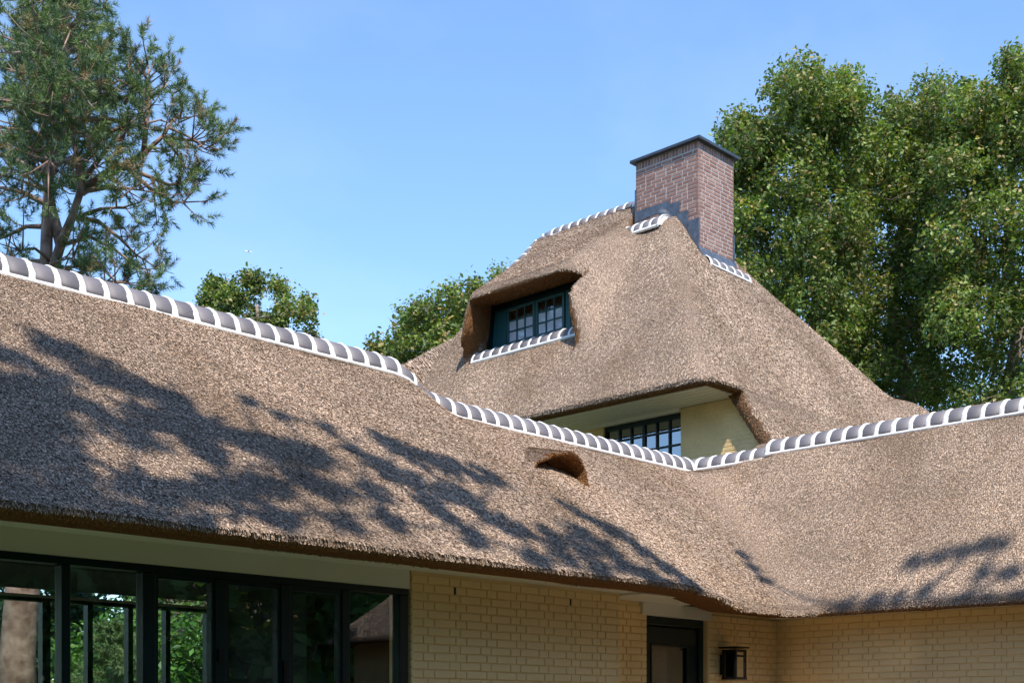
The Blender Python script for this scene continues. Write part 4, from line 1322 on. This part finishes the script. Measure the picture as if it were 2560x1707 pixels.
bush('garden_shrub', 'bright spreading shrub right of the pale young conifer, seen through the glazing', 'shrub', 350, 21, 3.4, 1.3, 44, BRIGHT, 26, 0.10, G2)
bush('garden_shrub', 'reddish brown twiggy shrub near the right edge of the rear glazing', 'shrub', 440, 23, 4.2, 1.6, 45, [(0.06, 0.10, 0.03), (0.16, 0.09, 0.06), (0.04, 0.07, 0.025), (0.22, 0.16, 0.11), (0.09, 0.13, 0.04)], 26, 0.09, G2)
bush('garden_shrub', 'dark shrub at the far left of the rear glazing', 'shrub', -40, 26, 5.0, 2.0, 46, DARKG, 26, 0.12, G2)
bush('garden_shrub', 'dense dark green shrub farthest back behind the reddish shrub', 'shrub', 470, 31, 5.6, 2.4, 47, DARKG, 32, 0.13, G2)

def spruce(px, dist, height, seed):
    r = np.random.default_rng(seed)
    c0 = spot(px, dist)
    root = empty('spruce_sapling', tuple(c0), 'pale green young spruce standing in the garden beyond the glazing', 'tree')
    w = MB(); w.tube([tuple(c0), (c0[0], c0[1], height)], [0.06, 0.01], 6)
    P, D = [], []
    z = 0.5
    while z < height:
        L = 0.15+0.42*(height-z)
        for k in range(9):
            a = r.uniform(0, 2*math.pi)
            e = np.array([math.cos(a), math.sin(a), 0.32])
            b0 = np.array([c0[0], c0[1], z]); tip = b0+e*min(L, 1.1)
            w.tube([tuple(b0), tuple(tip)], [0.012, 0.004], 3)
            for s in np.arange(0.15, 1.0, 0.09):
                P.append(b0+(tip-b0)*s+r.normal(size=3)*0.02); D.append(e/np.linalg.norm(e))
                dd = e+r.normal(size=3)*0.7; P.append(b0+(tip-b0)*s); D.append(dd/np.linalg.norm(dd))
        z += 0.16
    V, F, c = tufts(np.array(P), np.array(D), r, needles=14, L=0.07, shoot=0.12, wid=0.012, cols=[(0.16, 0.24, 0.09), (0.21, 0.30, 0.12), (0.12, 0.19, 0.07), (0.26, 0.33, 0.15)])
    mesh_np('crown', V, F, M['needle'], root, cols=c)
    w.build('trunk', M['bark'], root)
spruce(262, 17.5, 2.75, 9)

# small sprigs rising into the bottom edge of the view by the right wing
sp = empty('rosemary_sprig', (10.95, 5.35, 0), 'thin dark green sprig rising in front of the right wing wall', 'plant')
w = MB(); w.tube([(10.95, 5.35, 0), (10.95, 5.36, 1.9)], [0.006, 0.003], 5); w.build('stem', M['bark'], sp)
r_ = np.random.default_rng(4)
Pn = np.stack([np.full(70, 10.95), np.full(70, 5.355), np.linspace(1.2, 1.9, 70)], 1); Dn = np.tile(np.array([[0, 0, 1.0]]), (70, 1))
V, F, c = tufts(Pn, Dn, r_, needles=5, L=0.028, shoot=0.02, wid=0.004, cols=[(0.02, 0.07, 0.03)]*4)
mesh_np('leaves', V, F, M['needle'], sp, cols=c)

# --- trees behind the viewpoint: their shade falls on the thatch, their green shows in the glass
def on_left(px, py):
    t = (px-1176)/2937.0; k = (1640-py)/2937.0
    m = 0.80
    d = (1.06-6.45*m)/(k-m*(0.691-0.723*t))
    return np.array([d*(0.723+0.691*t), d*(0.691-0.723*t), k*d+EYE])
def on_right(px, py):
    t = (px-1176)/2937.0; k = (1640-py)/2937.0
    m = 1.42
    d = (0.99-11.2*m)/(k-m*(0.723+0.691*t))
    return np.array([d*(0.723+0.691*t), d*(0.691-0.723*t), k*d+EYE])
SV = np.array(SUN)
shade = []
rs = np.random.default_rng(15)
left_blobs = [(-60, 880, .5), (30, 830, .22), (-20, 950, .5), (60, 900, .32), (130, 815, .16), (170, 835, .22), (215, 870, .26), (130, 880, .2), (90, 960, .42), (190, 940, .26), (280, 885, .24), (340, 915, .26), (400, 930, .22), (430, 975, .3),
              (370, 985, .3), (300, 1010, .3), (40, 1040, .4), (130, 1060, .36), (480, 1040, .3), (540, 1010, .26), (600, 1040, .3), (660, 1050, .3), (720, 1060, .28), (560, 935, .10), (640, 970, .12), (745, 995, .10), (700, 1110, .32), (620, 1130, .3), (530, 1140, .3), (440, 1130, .26),
              (360, 1130, .26), (300, 1110, .2), (0, 1130, .3), (80, 1150, .32), (200, 1170, .3), (330, 1190, .26), (740, 1140, .16), (450, 1200, .22), (640, 1200, .16),
              (830, 1060, .18), (890, 1030, .20), (950, 1060, .24), (1010, 1080, .26), (1070, 1095, .24), (1130, 1105, .14), (900, 1100, .26), (980, 1130, .28), (1060, 1150, .24), (860, 1150, .18), (1000, 1180, .2), (1110, 1190, .22), (900, 1215, .16), (800, 1210, .14), (1180, 1220, .2), (1080, 1235, .14),
              (1290, 1155, .12), (1330, 1175, .16), (1380, 1200, .2), (1430, 1225, .2), (1480, 1265, .2), (1340, 1230, .2), (1400, 1265, .22), (1270, 1240, .16), (1300, 1290, .18), (1530, 1305, .18), (1580, 1345, .15), (1230, 1290, .16), (1450, 1310, .2), (1380, 1320, .16), (1500, 1335, .16), (1560, 1362, .14), (1610, 1375, .13), (1650, 1388, .10), (1350, 1270, .14), (1340, 960, .0)]
right_blobs = [(1690, 1335, .07), (1715, 1358, .08), (1740, 1383, .07), (1940, 1388, .07), (2000, 1380, .08), (2060, 1376, .07), (2120, 1362, .06), (2205, 1380, .08), (2270, 1374, .08), (2340, 1366, .08),
               (2100, 1286, .045), (2150, 1279, .05), (2205, 1267, .055), (2255, 1252, .05), (2300, 1247, .03), (2420, 1350, .16), (2250, 1320, .03), (2320, 1312, .035)]
cl = []
for x, y, q in left_blobs:
    if q <= 0: continue
    L = 12.0+1.6*math.sin(x*0.011)+rs.uniform(-0.5, 0.5)
    cl.append(np.array([*(on_left(x, y)+SV*L), q*0.82]))
for x, y, q in right_blobs:
    L = 12.5+rs.uniform(-0.6, 0.6)
    cl.append(np.array([*(on_right(x, y)+SV*L), q*0.95]))
def shade_tree(cl):
    r = np.random.default_rng(51)
    base = np.array([2.0, -2.6, 0.0])
    root = empty('shade_tree', tuple(base), 'spreading tree behind the viewpoint whose dappled shade falls across the thatch', 'tree')
    C = np.array([c[:3] for c in cl]); R = np.array([c[3] for c in cl])
    Vs, Fs, Cs = [], [], []; n0 = 0
    for i in range(len(C)):
        ns = max(8, int(17*(R[i]/0.25)**2))
        V, F, c, S = leaf_cloud(C[i:i+1], R[i:i+1]*0.85, ns, 10, 0.075 if R[i] < 0.1 else 0.12, r, GREENS, GP, sig=0.03 if R[i] < 0.1 else 0.055, droop=0.3)
        Vs.append(V); Fs.append(F+n0); Cs.append(c); n0 += len(V)
    mesh_np('crown', np.concatenate(Vs), np.concatenate(Fs), M['leaf'], root, cols=np.concatenate(Cs))
    b = MB()
    tp = limb(b, base, (2.2, -2.2, 9.5), 0.34, 0.18, r, 6, 0.01, 9)
    nodes = [np.array(p) for p in tp[4:]]
    for i in np.argsort(np.linalg.norm(C-np.array([2.2, -2.2, 9.5]), axis=1)):
        nd = np.array(nodes); j = int(np.argmin(np.linalg.norm(nd-C[i], axis=1)))
        pts = limb(b, nd[j], C[i], 0.035, 0.014, r, 3, 0.03, 5)
        nodes.append(np.array(pts[-1]))
    b.build('trunk', M['bark'], root, True)
shade_tree(cl)

G3 = 'garden trees behind the viewpoint'
def back_tree(x, y, hgt, rad, seed, label, cols):  # unseen trees, added tall to dim sky light on the walls, some mirrored in glass
    r = np.random.default_rng(seed)
    cl = []
    for _ in range(130):
        a = r.uniform(0, 2*math.pi); z = hgt*r.uniform(0.05, 0.97)
        q = rad*math.sqrt(r.random())*(1-0.4*(z/hgt)**2)
        cl.append(np.array([x+q*math.cos(a), y+q*math.sin(a), z, 0.95*r.uniform(0.7, 1.3)]))
    crown_tree('offscreen_tree', label, 'tree', (x, y, 0), (x, y, hgt*0.75), cl, seed+200, size=0.36, nspr=12, nleaf=8, group=G3, tr=0.2, cols=cols, colp=GP, sig=0.18, twigs=0.1)
for k, (x, y, hh, rd, lb) in enumerate([
        (-9.0, 6.0, 15.5, 4.0, 'unseen leafy tree at the left side of the lawn, added to block sky light'),
        (-8.0, -2.5, 16.0, 4.0, 'unseen leafy tree left of the viewpoint, added to block sky light'),
        (-3.0, -8.5, 16.0, 4.0, 'unseen leafy tree behind the viewpoint, left of the shade tree, added to block sky light'),
        (4.0, -9.5, 16.0, 4.0, 'unseen leafy tree behind the shade tree, added to block sky light'),
        (9.8, -8.5, 15.0, 3.6, 'leafy garden tree mirrored in the left glazing'),
        (15.0, -9.5, 16.0, 3.8, 'leafy garden tree mirrored in the middle of the glazing'),
        (21.0, -11.0, 15.0, 3.4, 'dark garden tree mirrored in the right of the glazing'),
        (27.0, -13.0, 10.0, 3.6, 'dark garden tree mirrored behind the right wing roof')]):
    back_tree(x, y, hh, rd, 61+k, lb, BRIGHT if k in (4, 5) else GREENS)

def woods_backdrop():  # unseen bumpy sheet, added to close sky gaps in the reflections
    r = np.random.default_rng(99)
    ang = np.linspace(math.radians(120), math.radians(335), 260); hh = np.linspace(0, 1, 40)
    A, Hh = np.meshgrid(ang, hh, indexing='ij')
    Rr = 30+3.0*np.sin(A*9)+2.0*np.sin(A*23+1)+1.2*np.sin(Hh*14+A*31)+r.normal(size=A.shape)*0.5
    top = 11.5+1.5*np.sin(A*13)+1.0*np.sin(A*37)
    V = np.stack([6+Rr*np.cos(A), 2+Rr*np.sin(A), Hh*top], -1).reshape(-1, 3)
    n, m = A.shape
    i = np.arange(n-1)[:, None]*m+np.arange(m-1)[None]
    F = np.stack([i, i+m, i+m+1, i+1], -1).reshape(-1, 4)
    C = np.array(DARKG)[r.integers(0, 5, len(V))]*r.uniform(0.5, 1.6, (len(V), 1))
    o = mesh_np('woods_backdrop', V, F, M['leaf'], None, cols=C, kind='stuff')
    o['label'] = 'unseen dark foliage backdrop added behind the viewpoint to hide sky in the glass reflections'; o['category'] = 'woods_backdrop'
woods_backdrop()

# ------------------------------------------------------------------ airliner far away
pl = empty('airliner', tuple(spoth(572, 578, 7000)), 'tiny white airliner high in the blue sky', 'airplane')
b = MB()
c = Vector(pl.location)
ax = Vector((0.691, -0.723, 0.02)).normalized()*0.9+Vector((0.3, 0.3, 0.0)); ax.normalize()
sd = Vector((0, 0, 1)).cross(ax).normalized()
b.tube([c-ax*18, c-ax*14, c+ax*12, c+ax*17, c+ax*19], [0.8, 2.0, 2.2, 1.6, 0.3], 10)
b.build('fuselage', M['plane'], pl, True)
for s in (1, -1):
    MB().prism([c+ax*3, c+ax*(-4), c-ax*8+sd*s*17+Vector((0, 0, 1.5)), c-ax*6+sd*s*17+Vector((0, 0, 1.5))], (0, 0, 0.5)).build('wing', M['plane'], pl)
MB().prism([c-ax*12+Vector((0, 0, 1)), c-ax*18+Vector((0, 0, 1)), c-ax*20+Vector((0, 0, 8)), c-ax*17+Vector((0, 0, 8))], tuple(sd*0.5)).build('tail_fin', M['plane'], pl)
